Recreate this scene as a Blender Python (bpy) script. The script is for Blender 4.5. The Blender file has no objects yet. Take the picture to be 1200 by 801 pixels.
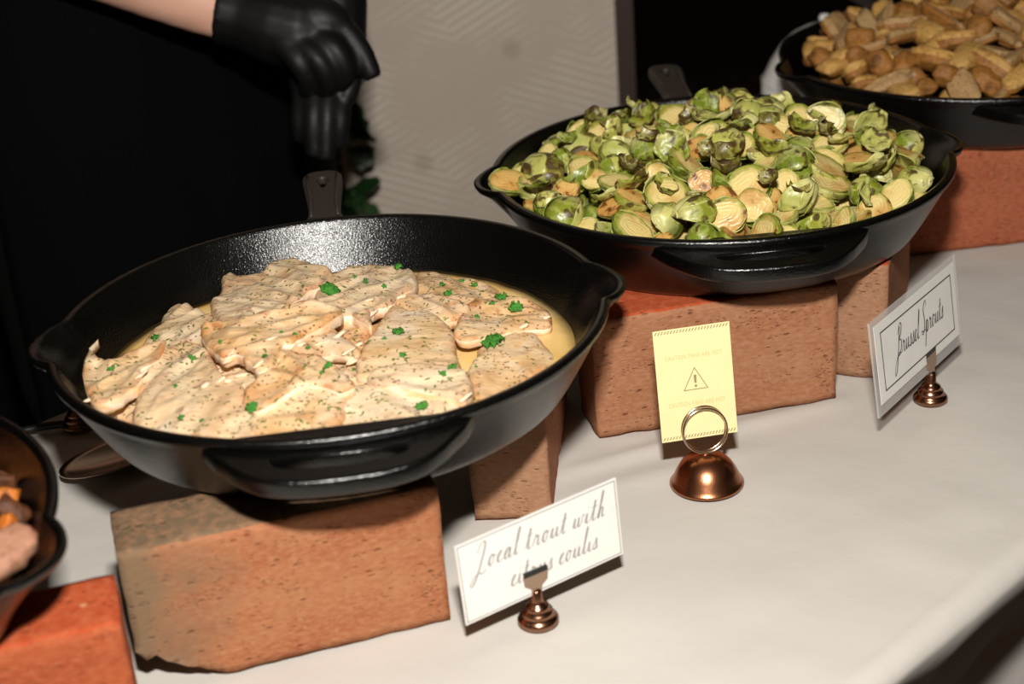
import bpy, bmesh, math, random
from mathutils import Vector, Matrix, noise, Euler
from mathutils.geometry import delaunay_2d_cdt
from mathutils.bvhtree import BVHTree
PI = math.pi
sc = bpy.context.scene
C = sc.collection
random.seed(7)

# ------------------------------------------------------------------ camera
FPX, PITCH, ROLL, H = 1858.91, .4269, -.0780, .5858     # table top is z = 0
FWD = Vector((0, math.cos(PITCH), -math.sin(PITCH)))
UP0 = Vector((0, math.sin(PITCH), math.cos(PITCH)))
RIGHT = Vector((math.cos(ROLL), 0, 0)) + UP0*math.sin(ROLL)
UP = Vector((-math.sin(ROLL), 0, 0)) + UP0*math.cos(ROLL)
CAM = Vector((0, 0, H))
cd = bpy.data.cameras.new('camera'); cam = bpy.data.objects.new('camera', cd); C.objects.link(cam)
cd.sensor_width = 36; cd.lens = FPX/1200*36; cd.clip_start = .02; cd.clip_end = 50
m3 = Matrix((RIGHT, UP, -FWD)).transposed()
cam.matrix_world = Matrix.Translation(CAM) @ m3.to_4x4()
cd.dof.use_dof = True; cd.dof.focus_distance = 1.19; cd.dof.aperture_fstop = 5.6
sc.camera = cam
# ------------------------------------------------------------------ light: hot-shoe flash + dim warm room
w = bpy.data.worlds.new('world'); sc.world = w; w.use_nodes = True
bg = w.node_tree.nodes['Background']; bg.inputs[0].default_value = (1, .62, .36, 1); bg.inputs[1].default_value = .04
fl = bpy.data.lights.new('flash', 'AREA'); fl.shape = 'RECTANGLE'; fl.size = .075; fl.size_y = .045
fl.energy = 22.5; fl.color = (1, .955, .89)
flo = bpy.data.objects.new('flash', fl); C.objects.link(flo)
flo.matrix_world = Matrix.Translation(CAM + UP*.27 - FWD*.01) @ m3.to_4x4()
sc.view_settings.view_transform = 'Standard'; sc.view_settings.look = 'None'
sc.view_settings.exposure = 0.0; sc.view_settings.gamma = 1; sc.view_settings.use_curve_mapping = False

def ray(px, py):
    return (RIGHT*((px-600)/FPX) - UP*((py-400.5)/FPX) + FWD)
def at(px, py, z):                      # pixel -> point on a horizontal plane
    d = ray(px, py); return CAM + d*((z-H)/d.z)
def atd(px, py, depth): return CAM + ray(px, py)*depth

# ------------------------------------------------------------------ materials
def srgb(r, g, b):
    f = lambda c: (c/255/12.92 if c <= 10 else ((c/255+.055)/1.055)**2.4)
    return (f(r), f(g), f(b), 1)
class NT:
    def __init__(s, name):
        s.m = bpy.data.materials.new(name); s.m.use_nodes = True; s.t = s.m.node_tree
        s.p = s.t.nodes['Principled BSDF']; s._tc = None
    def n(s, typ, **kw):
        x = s.t.nodes.new(typ)
        for k, v in kw.items():
            if k.startswith('i_'):
                key = k[2:]; key = int(key) if key.isdigit() else key.replace('_', ' ')
                if hasattr(v, 'is_output') or isinstance(v, bpy.types.NodeSocket): s.t.links.new(v, x.inputs[key])
                else: x.inputs[key].default_value = v
            else: setattr(x, k, v)
        return x
    def link(s, a, b): s.t.links.new(a, b)
    def tc(s, kind='Object'):
        if not s._tc: s._tc = s.n('ShaderNodeTexCoord')
        return s._tc.outputs[kind]
    def noise(s, scale, detail=4, vec=None, rough=.5, dist=0):
        x = s.n('ShaderNodeTexNoise', i_Scale=scale, i_Detail=detail, i_Roughness=rough, i_Distortion=dist)
        s.link(vec if vec is not None else s.tc(), x.inputs['Vector']); return x.outputs['Fac']
    def voro(s, scale, vec=None, out='Distance', rnd=1.0):
        x = s.n('ShaderNodeTexVoronoi', i_Scale=scale, i_Randomness=rnd)
        s.link(vec if vec is not None else s.tc(), x.inputs['Vector']); return x.outputs[out]
    def mapv(s, scale=(1,1,1), rot=(0,0,0), loc=(0,0,0), vec=None):
        x = s.n('ShaderNodeMapping'); x.inputs['Scale'].default_value = scale; x.inputs['Rotation'].default_value = rot; x.inputs['Location'].default_value = loc
        s.link(vec if vec is not None else s.tc(), x.inputs['Vector']); return x.outputs[0]
    def ramp(s, fac, stops):
        x = s.n('ShaderNodeValToRGB'); e = x.color_ramp.elements
        while len(e) < len(stops): e.new(.5)
        for q, (p, c) in zip(e, stops):
            q.position = p; q.color = c if len(c) == 4 else (*c, 1)
        s.link(fac, x.inputs[0]); return x.outputs[0]
    def step(s, fac, a, b, to0=0., to1=1.):
        x = s.n('ShaderNodeMapRange'); x.inputs[1].default_value = a; x.inputs[2].default_value = b
        x.inputs[3].default_value = to0; x.inputs[4].default_value = to1; s.link(fac, x.inputs[0]); return x.outputs[0]
    def mix(s, fac, a, b, mode='MIX'):
        x = s.n('ShaderNodeMix', data_type='RGBA', blend_type=mode)
        for v, i in ((fac, 0), (a, 6), (b, 7)):
            if isinstance(v, (float, int)): x.inputs[i].default_value = v
            elif isinstance(v, tuple): x.inputs[i].default_value = v
            else: s.link(v, x.inputs[i])
        return x.outputs[2]
    def math(s, op, a, b=0.):
        x = s.n('ShaderNodeMath', operation=op)
        for v, i in ((a, 0), (b, 1)):
            if isinstance(v, (float, int)): x.inputs[i].default_value = v
            else: s.link(v, x.inputs[i])
        return x.outputs[0]
    def rand(s): return s.n('ShaderNodeObjectInfo').outputs['Random']
    def sep(s, vec=None):
        x = s.n('ShaderNodeSeparateXYZ'); s.link(vec if vec is not None else s.tc(), x.inputs[0]); return x.outputs
    def done(s, col=None, rough=.5, metal=0., bump=None, bstr=.3, bdist=.001, spec=.5, sss=0., alpha=None):
        p = s.p
        if col is not None:
            if isinstance(col, tuple): p.inputs['Base Color'].default_value = col
            else: s.link(col, p.inputs['Base Color'])
        if isinstance(rough, (float, int)): p.inputs['Roughness'].default_value = rough
        else: s.link(rough, p.inputs['Roughness'])
        p.inputs['Metallic'].default_value = metal; p.inputs['Specular IOR Level'].default_value = spec
        if sss:
            p.inputs['Subsurface Weight'].default_value = sss; p.inputs['Subsurface Radius'].default_value = (.004, .0038, .003); p.inputs['Subsurface Scale'].default_value = .5
        if bump is not None:
            b = s.n('ShaderNodeBump'); b.inputs['Strength'].default_value = bstr; b.inputs['Distance'].default_value = bdist
            s.link(bump, b.inputs['Height']); s.link(b.outputs[0], p.inputs['Normal'])
        return s.m
M = {}
# tablecloth
t = NT('white_cloth')
wv = t.noise(1100, 2)
M['cloth'] = t.done(t.mix(t.noise(5, 3), srgb(206, 201, 194), srgb(196, 191, 183)), .85, bump=t.math('ADD', t.math('MULTIPLY', wv, .15), t.math('MULTIPLY', t.noise(14, 4), 3.)), bstr=.25, bdist=.003, spec=.2)
# cast iron
t = NT('cast_iron')
g = t.noise(640, 2, rough=.6)
M['iron'] = t.done(t.mix(t.noise(60, 3), (.0010, .0012, .0010, 1), (.0022, .0021, .0019, 1)), t.step(t.noise(35, 3), .3, .7, .20, .25), bump=t.math('ADD', g, t.math('MULTIPLY', t.noise(1200, 1), .4)), bstr=.46, bdist=.0007, spec=.62)
# bricks
def brick_mat(name, c1, c2, c3, grey=None, pits=1.0):
    t = NT(name)
    v = t.mapv((1, 1, 2.2))
    big = t.noise(16, 5, v, .6); fine = t.noise(160, 5, v, .65)
    col = t.mix(t.step(big, .35, .65), c1, c2)
    col = t.mix(t.step(fine, .42, .7), col, c3)
    pv = t.mapv((95, 95, 230)); warp = t.noise(40, 2)
    d = t.voro(1.0, pv); pit = t.math('MULTIPLY', t.step(d, .12, .26, 1, 0), t.step(t.noise(70, 2, v), .48, .56))
    d2 = t.voro(2.3, pv); pit2 = t.math('MULTIPLY', t.step(d2, .14, .3, 1, 0), t.step(t.noise(45, 2), .5, .6))
    pits_ = t.math('MAXIMUM', pit, t.math('MULTIPLY', pit2, .8))
    col = t.mix(t.math('MULTIPLY', pits_, .62*pits), col, srgb(92, 52, 32))
    pale = t.step(t.voro(34), .05, .09, .8, 0)
    col = t.mix(t.math('MULTIPLY', pale, t.step(t.noise(23, 1), .55, .6)), col, srgb(214, 160, 110))
    if grey:
        x = t.sep()[0]
        gm = t.math('ADD', x, t.math('MULTIPLY', t.math('SUBTRACT', t.noise(22, 4), .5), .12))
        col = t.mix(t.step(gm, .012, .062, .85, 0.), col, grey)
    h = t.math('SUBTRACT', t.math('MULTIPLY', fine, .6), t.math('MULTIPLY', pits_, 1.2))
    return t.done(col, .9, bump=h, bstr=.75, bdist=.0012, spec=.15)
M['brick'] = brick_mat('brick_clay', srgb(160, 112, 82), srgb(150, 96, 66), srgb(172, 126, 96), pits=.8)
M['brick_a'] = brick_mat('brick_weathered', srgb(164, 110, 76), srgb(152, 90, 60), srgb(174, 122, 88), grey=srgb(118, 100, 78), pits=.6)
M['brick_red'] = brick_mat('brick_red_face', srgb(180, 82, 48), srgb(164, 68, 38), srgb(186, 98, 62), pits=.25)
M['brick_rust'] = brick_mat('brick_rust_face', srgb(168, 84, 50), srgb(148, 70, 42), srgb(174, 98, 64), pits=.2)
M['brick_grey'] = brick_mat('brick_grey_face', srgb(120, 100, 78), srgb(104, 86, 66), srgb(150, 112, 84), pits=.3)
M['brick_tan'] = brick_mat('brick_tan_face', srgb(158, 118, 90), srgb(146, 104, 76), srgb(170, 130, 102), pits=.3)
M['brick_pink'] = brick_mat('brick_orange_face', srgb(164, 92, 62), srgb(150, 78, 52), srgb(174, 108, 80), pits=.3)
# metals, paper, plastic
def simple(name, col, rough=.5, metal=0., spec=.5, nz=None):
    t = NT(name)
    c = t.mix(t.noise(nz or 40, 3), col, tuple([x*.86 for x in col[:3]]+[1]))
    return t.done(c, rough, metal, spec=spec)
M['iron_dry'] = simple('dry_iron', (.030, .022, .018, 1), .5, spec=.5, nz=90)
t = NT('brushed_copper')
M['copper'] = t.done(t.mix(t.noise(30, 3), (.52, .22, .11, 1), (.40, .155, .075, 1)), .27, 1., bump=t.noise(900, 1, t.mapv((1, 1, .05))), bstr=.12, bdist=.0004)
M['copper_dark'] = simple('antique_copper', (.34, .17, .105, 1), .25, 1.)
M['steel'] = simple('ring_metal', (.62, .47, .36, 1), .2, 1.)
M['clip'] = simple('clip_metal', (.5, .36, .27, 1), .3, 1.)
M['paper'] = simple('white_card_paper', srgb(238, 236, 230), .7, spec=.2)
M['yellow'] = simple('yellow_card_paper', srgb(240, 224, 168), .7, spec=.2)
M['ink'] = simple('black_ink', srgb(45, 43, 42), .6)
M['ink_grey'] = simple('grey_ink', srgb(160, 156, 154), .6)
M['ink_pale'] = simple('pale_brown_ink', srgb(206, 188, 122), .6)
M['ink_stripe'] = simple('stripe_ink', srgb(150, 138, 96), .6)
t = NT('clear_plastic')
t.p.inputs['Alpha'].default_value = .38
M['plastic'] = t.done(t.mix(t.noise(20, 2), (.74, .73, .71, 1), (.68, .67, .65, 1)), .12)
# food
t = NT('trout_flesh')
big = t.noise(28, 5, rough=.6); fib = t.noise(60, 4, t.mapv((1, 3.2, 1), (0, 0, .5)))
col = t.ramp(big, [(.3, srgb(200, 156, 102)), (.46, srgb(222, 190, 144)), (.60, srgb(232, 208, 170)), (.8, srgb(196, 146, 86))])
col = t.mix(t.step(fib, .5, .72, 0, .3), col, srgb(214, 160, 104))
tan = t.step(t.noise(19, 5, dist=.9), .5, .66, 0, .6); col = t.mix(tan, col, srgb(202, 138, 76))
wht = t.step(t.noise(24, 4, t.mapv(loc=(3, 1, 2)), dist=.5), .56, .68, 0, .6); col = t.mix(wht, col, srgb(240, 226, 206))
ch = t.math('MULTIPLY', t.step(t.noise(75, 3), .58, .68), t.step(t.noise(17, 2), .47, .56)); col = t.mix(t.math('MULTIPLY', ch, .8), col, srgb(140, 72, 34))
at_n = t.n('ShaderNodeAttribute', attribute_name='browning').outputs['Fac']
bm_ = t.math('MULTIPLY', t.step(at_n, .15, .95), t.step(t.noise(42, 4), .40, .60)); col = t.mix(t.math('MULTIPLY', bm_, .85), col, srgb(178, 104, 46))
col = t.mix(t.step(t.rand(), .4, 1., 0, .45), col, srgb(220, 202, 172))
col = t.mix(t.step(t.rand(), .6, 0., 0, .35), col, srgb(214, 164, 106))
sv = t.mapv((150, 300, 200), (0, 0, .7)); sp = t.math('MULTIPLY', t.step(t.voro(1., sv), .17, .26, 1, 0), t.step(t.noise(60, 2), .46, .5)); col = t.mix(t.math('MULTIPLY', sp, .8), col, srgb(92, 88, 40))
sv2 = t.mapv((260, 260, 260)); sp2 = t.math('MULTIPLY', t.step(t.voro(1., sv2), .2, .28, 1, 0), t.step(t.noise(38, 2), .5, .54)); col = t.mix(t.math('MULTIPLY', sp2, .85), col, srgb(112, 58, 28))
M['trout'] = t.done(col, t.step(t.noise(90, 2), .3, .7, .34, .6), bump=t.math('ADD', t.math('MULTIPLY', fib, .8), t.math('MULTIPLY', t.noise(260, 3), .5)), bstr=.7, bdist=.0018, sss=.05, spec=.45)
t = NT('trout_cut_edge')
M['trout_edge'] = t.done(t.mix(t.step(t.noise(50, 4, t.mapv((1, 1, 3))), .4, .65), srgb(244, 222, 196), srgb(228, 182, 132)), .5, bump=t.noise(180, 3), bstr=.5, bdist=.0015, sss=.15)
t = NT('cream_sauce')
M['sauce'] = t.done(t.mix(t.step(t.noise(22, 4), .35, .7), srgb(240, 208, 140), srgb(226, 180, 96)), .22, bump=t.noise(60, 3), bstr=.3, bdist=.001, spec=.5)
t = NT('parsley_green')
M['parsley'] = t.done(t.mix(t.noise(220, 3), srgb(42, 110, 30), srgb(84, 158, 52)), .5, bump=t.noise(400, 2), bstr=.5)
t = NT('herb_fleck'); M['herb'] = t.done(t.mix(t.step(t.rand(), .3, .7), srgb(74, 92, 36), srgb(98, 112, 50)), .6)
# sprouts
def sprout_outer(name, ca, cb, charr):
    t = NT(name)
    x, y, z = t.sep()
    vein = t.n('ShaderNodeTexWave', i_Scale=95., i_Distortion=6., i_Detail=3.); t.link(t.mapv((.35, 1.3, 1.3)), vein.inputs['Vector'])
    r = t.rand()
    base = t.mix(t.noise(70, 4), ca, cb)
    base = t.mix(t.math('MULTIPLY', t.step(vein.outputs['Fac'], .6, .95), .3), base, srgb(192, 196, 116))
    base = t.mix(t.step(x, -.002, -.017, 0, .75), base, srgb(222, 214, 150))
    base = t.mix(t.step(r, .5, 1., 0, .35), base, srgb(196, 186, 74))
    nv = t.noise(130, 4, dist=.4); ch = t.step(t.math('ADD', nv, t.math('MULTIPLY', r, .12)), charr, charr+.1, 0, .9)
    base = t.mix(ch, base, srgb(66, 40, 14))
    return t.done(base, t.step(t.noise(120, 2), .3, .7, .3, .55), bump=t.math('ADD', vein.outputs['Fac'], t.noise(160, 3)), bstr=.25, bdist=.0012, spec=.6, sss=.08)
M['sp_green'] = sprout_outer('sprout_green_leaf', srgb(84, 104, 20), srgb(138, 148, 46), .60)
M['sp_pale'] = sprout_outer('sprout_pale_leaf', srgb(156, 162, 76), srgb(190, 186, 106), .62)
M['sp_dark'] = sprout_outer('sprout_charred_leaf', srgb(82, 80, 26), srgb(128, 116, 46), .5)
def sprout_cut(name, c1, c2, rim, charr):
    t = NT(name)
    x, y, z = t.sep()
    d = t.math('SQRT', t.math('ADD', t.math('POWER', t.math('MULTIPLY', x, 62.), 2.), t.math('POWER', t.math('MULTIPLY', y, 76.), 2.)))
    dw = t.math('ADD', d, t.math('MULTIPLY', t.noise(110, 3), .5))
    rings = t.math('SINE', t.math('MULTIPLY', t.math('ADD', dw, t.math('MULTIPLY', t.noise(45, 2), 1.1)), 24.))
    r = t.rand()
    base = t.mix(t.noise(60, 3), c1, c2)
    base = t.mix(t.math('MULTIPLY', t.step(rings, .2, .9), t.step(d, .25, .6, 0, .24)), base, srgb(172, 176, 92))
    base = t.mix(t.step(dw, 1.02, 1.28), base, rim)
    br = t.step(t.math('ADD', t.noise(48, 4), t.math('MULTIPLY', r, .2)), charr, charr+.2, 0, .62)
    base = t.mix(br, base, srgb(188, 126, 58))
    dk = t.step(t.math('ADD', t.noise(95, 4), t.math('MULTIPLY', r, .1)), charr+.12, charr+.2, 0, .9)
    base = t.mix(dk, base, srgb(92, 50, 18))
    return t.done(base, .38, bump=t.math('ADD', t.math('MULTIPLY', rings, .25), t.noise(150, 3)), bstr=.4, bdist=.001, sss=.12)
M['cut_cream'] = sprout_cut('sprout_cut_cream', srgb(230, 208, 142), srgb(216, 192, 118), srgb(134, 142, 48), .60)
M['cut_brown'] = sprout_cut('sprout_cut_browned', srgb(222, 184, 112), srgb(206, 158, 84), srgb(134, 124, 46), .50)
# potatoes and roast vegetables
def roast(name, c1, c2, cchar, thr, sc_=60):
    t = NT(name)
    b = t.mix(t.noise(sc_, 4), c1, c2)
    b = t.mix(t.step(t.noise(sc_*.9, 5, dist=.8), thr, thr+.14, 0, .85), b, cchar)
    b = t.mix(t.step(t.rand(), .2, 1, 0, .45), b, tuple([q*.55 for q in c1[:3]]+[1]))
    b = t.mix(t.step(t.noise(sc_*3.5, 4, rough=.7), .52, .66, 0, .55), b, cchar)
    sp = t.step(t.voro(sc_*4), .1, .16, .8, 0); b = t.mix(t.math('MULTIPLY', sp, t.step(t.noise(50, 1), .5, .55)), b, srgb(50, 40, 18))
    return t.done(b, .5, bump=t.noise(140, 5, rough=.7), bstr=.8, bdist=.0025, sss=.03)
M['pot_flesh'] = roast('potato_flesh', srgb(214, 172, 98), srgb(190, 138, 66), srgb(122, 68, 24), .56)
M['pot_skin'] = roast('potato_skin', srgb(176, 122, 54), srgb(136, 86, 36), srgb(62, 34, 12), .54)
M['pot_grey'] = roast('potato_pale_cut', srgb(190, 156, 106), srgb(164, 126, 80), srgb(96, 60, 28), .58)
M['veg_orange'] = roast('roast_orange', srgb(222, 132, 44), srgb(186, 92, 26), srgb(80, 34, 12), .58)
M['veg_red'] = roast('roast_red', srgb(192, 62, 30), srgb(150, 40, 20), srgb(60, 20, 10), .55)
M['veg_brown'] = roast('roast_brown', srgb(110, 62, 32), srgb(74, 40, 20), srgb(30, 16, 8), .5)
M['meat'] = roast('roast_meat', srgb(184, 138, 112), srgb(164, 114, 88), srgb(126, 72, 48), .64)
# people, background
M['black_fabric'] = simple('black_fabric', (.0035, .0042, .004, 1), .9, spec=.15)
M['apron'] = simple('black_apron', (.0010, .0018, .0015, 1), .92, spec=.08)
M['glove'] = simple('black_nitrile', (.0045, .0045, .0045, 1), .5, spec=.28)
t = NT('skin'); M['skin'] = t.done(t.mix(t.noise(30, 4), srgb(226, 178, 156), srgb(214, 162, 140)), .5, bump=t.noise(300, 3), bstr=.1, sss=.2)
M['hair'] = simple('dark_hair', (.02, .012, .008, 1), .6)
t = NT('wallpaper')
v = t.mapv((1, 1, 1), (0, 0, 0))
sx, sy, sz = t.sep()
cell = t.n('ShaderNodeTexChecker', i_Scale=7.5); t.link(t.mapv((1, 0.001, 1), (0, .6, 0)), cell.inputs['Vector'])
wa = t.n('ShaderNodeTexWave', i_Scale=26., i_Distortion=.6); t.link(t.mapv((1, 0, 1), (0, .5, 0)), wa.inputs['Vector']); wa.bands_direction = 'Z'
wb = t.n('ShaderNodeTexWave', i_Scale=26., i_Distortion=.6); t.link(t.mapv((1, 0, 1), (0, -.35, 0)), wb.inputs['Vector']); wb.bands_direction = 'Z'
lines = t.mix(cell.outputs['Fac'], wa.outputs['Fac'], wb.outputs['Fac'])
msk = t.step(t.noise(9, 3), .42, .62)
col = t.mix(t.noise(4, 3), srgb(206, 192, 178), srgb(190, 176, 162))
col = t.mix(t.math('MULTIPLY', t.math('MULTIPLY', t.step(lines, .45, .75), msk), .55), col, srgb(230, 220, 208))
dot = t.step(t.voro(7., t.mapv((1, 0.001, 1)), rnd=.35), .06, .13, .35, 0); col = t.mix(dot, col, srgb(160, 140, 118))
M['wallpaper'] = t.done(col, .8, bump=lines, bstr=.15, spec=.2)
M['dark_wall'] = simple('dark_brown_wall', (.010, .0065, .0045, 1), .8, spec=.1, nz=3)
M['green_wall'] = simple('dark_green_wall', (.0016, .0036, .0022, 1), .8, spec=.1, nz=6)
M['timber'] = simple('dark_timber', (.045, .022, .014, 1), .6, nz=8)
t = NT('carpet'); M['carpet'] = t.done(t.mix(t.noise(90, 4), (.05, .035, .028, 1), (.03, .02, .018, 1)), .95, bump=t.noise(400, 2), spec=.1)
t = NT('shrub_leaf'); M['leaf'] = t.done(t.mix(t.rand(), srgb(14, 44, 14), srgb(32, 70, 24)), .45)
M['stem'] = simple('brown_stem', srgb(96, 58, 34), .8)
M['pot'] = simple('planter_clay', srgb(92, 70, 56), .8)
M['reflection_white'] = simple('reflection_white', srgb(236, 234, 230), .15)  # glossy white for the shape added in place of a reflection
M['spoon'] = simple('spoon_steel', (.5, .42, .34, 1), .28, 1.)
M['black_rubber'] = simple('black_rubber', (.01, .01, .01, 1), .5)
M['laminate'] = simple('table_laminate', srgb(150, 140, 126), .5)

# ------------------------------------------------------------------ mesh helpers
def mesh(name, vs, fs, mats, parent=None, smooth=True, mi=None):
    me = bpy.data.meshes.new(name); me.from_pydata([tuple(v) for v in vs], [], fs)
    for m in (mats if isinstance(mats, (list, tuple)) else [mats]): me.materials.append(M[m] if isinstance(m, str) else m)
    if mi:
        for p, k in zip(me.polygons, mi): p.material_index = k
    if smooth: me.polygons.foreach_set('use_smooth', [True]*len(me.polygons))
    me.update()
    o = bpy.data.objects.new(name, me); C.objects.link(o)
    if parent: o.parent = parent
    return o
def tag(o, label=None, cat=None, group=None, kind=None):
    if label: o['label'] = label
    if cat: o['category'] = cat
    if group: o['group'] = group
    if kind: o['kind'] = kind
    return o
def empty(name, loc=(0,0,0), rz=0):
    o = bpy.data.objects.new(name, None); C.objects.link(o); o.empty_display_size = .02
    o.location = loc; o.rotation_euler = (0, 0, rz); return o
def copy_tree(o, parent=None):
    c = o.copy(); C.objects.link(c); c.parent = parent
    for ch in list(o.children): copy_tree(ch, c)
    return c
def lathe(prof, n=48, closed=False):
    vs, fs = [], []
    k = len(prof)
    for i in range(n):
        a = 2*PI*i/n
        for r, z in prof: vs.append((r*math.cos(a), r*math.sin(a), z))
    for i in range(n):
        j = (i+1) % n
        for q in range(k-1): fs.append((i*k+q, j*k+q, j*k+q+1, i*k+q+1))
    return vs, fs
def tube(pts, rad, n=10, flat=1.0, upv=(0,0,1)):
    vs, fs = [], []
    pts = [Vector(p) for p in pts]; rs = rad if isinstance(rad, (list, tuple)) else [rad]*len(pts)
    prev = None
    for i, p in enumerate(pts):
        d = (pts[min(i+1, len(pts)-1)] - pts[max(i-1, 0)]).normalized()
        if prev is None:
            a = d.cross(Vector(upv));
            if a.length < 1e-4: a = d.cross(Vector((1,0,0)))
            a.normalize()
        else: a = (prev - d*prev.dot(d)).normalized()
        prev = a; b = d.cross(a)
        for k in range(n):
            t_ = 2*PI*k/n; vs.append(p + a*math.cos(t_)*rs[i] + b*math.sin(t_)*rs[i]*flat)
    for i in range(len(pts)-1):
        for k in range(n): fs.append((i*n+k, i*n+(k+1) % n, (i+1)*n+(k+1) % n, (i+1)*n+k))
    fs.append(tuple(range(n))[::-1]); fs.append(tuple(range((len(pts)-1)*n, len(pts)*n)))
    return vs, fs
def box(x0, x1, y0, y1, z0, z1):
    vs = [(x, y, z) for z in (z0, z1) for y in (y0, y1) for x in (x0, x1)]
    return vs, [(0,2,3,1), (4,5,7,6), (0,1,5,4), (2,6,7,3), (0,4,6,2), (1,3,7,5)]
def join(*parts):
    vs, fs = [], []
    for v, f in parts:
        k = len(vs); vs += list(v); fs += [tuple(i+k for i in q) for q in f]
    return vs, fs
def crom(pts, n=6, closed=False):
    out = []; P = [Vector(p) for p in pts]; L = len(P)
    for i in range(L if closed else L-1):
        g = lambda k: P[k % L] if closed else P[max(0, min(L-1, k))]
        a, b, c, d = g(i-1), g(i), g(i+1), g(i+2)
        for k in range(n):
            t_ = k/n; out.append(.5*((2*b) + (c-a)*t_ + (2*a-5*b+4*c-d)*t_*t_ + (3*b-a-3*c+d)*t_**3))
    if not closed: out.append(P[-1])
    return out
def curve2d(name, splines, ext, bev, mat, parent=None, res=2):
    cu = bpy.data.curves.new(name, 'CURVE'); cu.dimensions = '2D'; cu.fill_mode = 'BOTH'; cu.extrude = ext; cu.bevel_depth = bev; cu.bevel_resolution = res
    for s in splines:
        sp = cu.splines.new('POLY'); sp.points.add(len(s)-1); sp.use_cyclic_u = True
        for p, q in zip(sp.points, s): p.co = (q[0], q[1], 0, 1)
    o = bpy.data.objects.new(name+'_curve', cu); C.objects.link(o)
    dg = bpy.context.evaluated_depsgraph_get(); dg.update()
    me = bpy.data.meshes.new_from_object(o.evaluated_get(dg)); me.name = name
    bpy.data.objects.remove(o); bpy.data.curves.remove(cu)
    me.materials.clear(); me.materials.append(M[mat])
    o = bpy.data.objects.new(name, me); C.objects.link(o)
    if parent: o.parent = parent
    return o
def N3(x, y, z=0, s=1.): return noise.noise(Vector((x*s, y*s, z*s)))

# ------------------------------------------------------------------ room
EDGE = math.radians(42.7)
E2 = Vector((math.cos(EDGE), math.sin(EDGE), 0)); NN = Vector((-math.sin(EDGE), math.cos(EDGE), 0))
NF, NB = .424, 1.170                       # front and back edge of the table along NN
ZF = -.76
def struct(name, vf, mat, parent=None):
    o = mesh(name, vf[0], vf[1], mat, parent, smooth=False)
    if not parent: o['kind'] = 'structure'
    return o
struct('floor', box(-3, 4, -1.5, 5, ZF-.05, ZF), 'carpet')
struct('wall_back', box(-.40, .176, 2.17, 2.30, ZF, 2.0), 'wallpaper')
struct('wall_side', box(-3, -.40, 2.12, 2.30, ZF, 2.0), 'green_wall')
struct('baseboard_back', box(-.40, .176, 2.155, 2.17, ZF, ZF+.11), 'timber')
struct('trim_1', box(.176, .20, 2.155, 2.315, ZF, 2.0), 'timber')
struct('wall_far', box(-3, 4, 4.9, 5.0, ZF, 2.0), 'dark_wall')
struct('wall_right', box(3.9, 4.0, -1.5, 5, ZF, 2.0), 'dark_wall')
struct('wall_left', box(-3.1, -3.0, -1.5, 5, ZF, 2.0), 'dark_wall')

# ------------------------------------------------------------------ table and cloth
def tl(s, n, z): p = E2*s + NN*n; return Vector((p.x, p.y, z))
S0, S1 = -.75, 2.0
tb = empty('banquet_table', tl((S0+S1)/2, (NF+NB)/2, ZF), EDGE)
L_, W_ = (S1-S0)/2-.012, (NB-NF)/2-.03
mesh('table_top', *box(-L_, L_, -W_, W_, -ZF-.03, -ZF-.008), 'laminate', tb, smooth=False)
for sx in (-1, 1):
    for sy in (-1, 1):
        v, f = tube([(sx*(L_-.12), sy*(W_-.16), 0), (sx*(L_-.12), sy*(W_-.16), -ZF-.03)], .015, 10)
        mesh('leg', v, f, 'steel', tb)
tag(tb, 'long folding banquet table under the white cloth', 'table')
# cloth cross-section: arc length parameter across n
RIDGES = [((at(640, 556, 0), at(1000, 462, 0)), .0032, .009), ((at(660, 580, 0), at(900, 520, 0)), .0018, .012), ((at(1010, 640, 0), at(1180, 560, 0)), .0016, .03), ((at(700, 760, 0), at(1000, 640, 0)), .0012, .03)]
def cloth_z(p):
    z = -.0022 + .0016*N3(p.x, p.y, 3, 7) + .0008*N3(p.x, p.y, 9, 21)
    for (a, b), hgt, wd in RIDGES:
        ab = b-a; t_ = max(0, min(1, (p-a).dot(ab)/ab.length_squared)); d = (p-a-ab*t_); d.z = 0
        fade = min(1, 4*t_*(1-t_)+.15)
        z += hgt*fade*math.exp(-(d.length/wd)**2)
    return z
vs, fs = [], []
rr = .020
prof = []           # (n, z, drop amount)
for k in range(22): prof.append((NF, -.72+.032*k, 1))
for k in range(1, 7): a = PI/2*k/6; prof.append((NF+rr-rr*math.cos(a), -rr+rr*math.sin(a), 0))
nst = 130
for k in range(1, nst): prof.append((NF+rr+(NB-NF-2*rr)*k/nst, 0, 0))
for k in range(0, 7): a = PI/2*k/6; prof.append((NB-rr+rr*math.sin(a), -rr+rr*math.cos(a), 0))
for k in range(1, 10): prof.append((NB, -.02-.075*k, -1))
ns = 360; K = len(prof)
for i in range(ns+1):
    s = S0+(S1-S0)*i/ns
    for n, z, d in prof:
        p = tl(s, n, z)
        if z == 0: p.z += cloth_z(p)
        else:
            dep = min(1, max(0, -z-.01)/.35); side = -1 if n < .8 else 1
            amp = .030*dep**.8*(math.sin(s*26+1.5*math.sin(s*5)+.6)+.5*math.sin(s*49+2))*.6 + .022*dep
            tuck = .55*min(.16, max(0, -z-.012))
            p += NN*side*(amp*.6 - tuck)*(1 if dep > 0 else 0)
            p.z -= .001
        vs.append(p)
for i in range(ns):
    for q in range(K-1): fs.append((i*K+q, i*K+q+1, (i+1)*K+q+1, (i+1)*K+q)[::-1])
tc_ = mesh('tablecloth', vs, fs, 'cloth')
tag(tc_, 'white tablecloth draped over the long buffet table', 'tablecloth')

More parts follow.
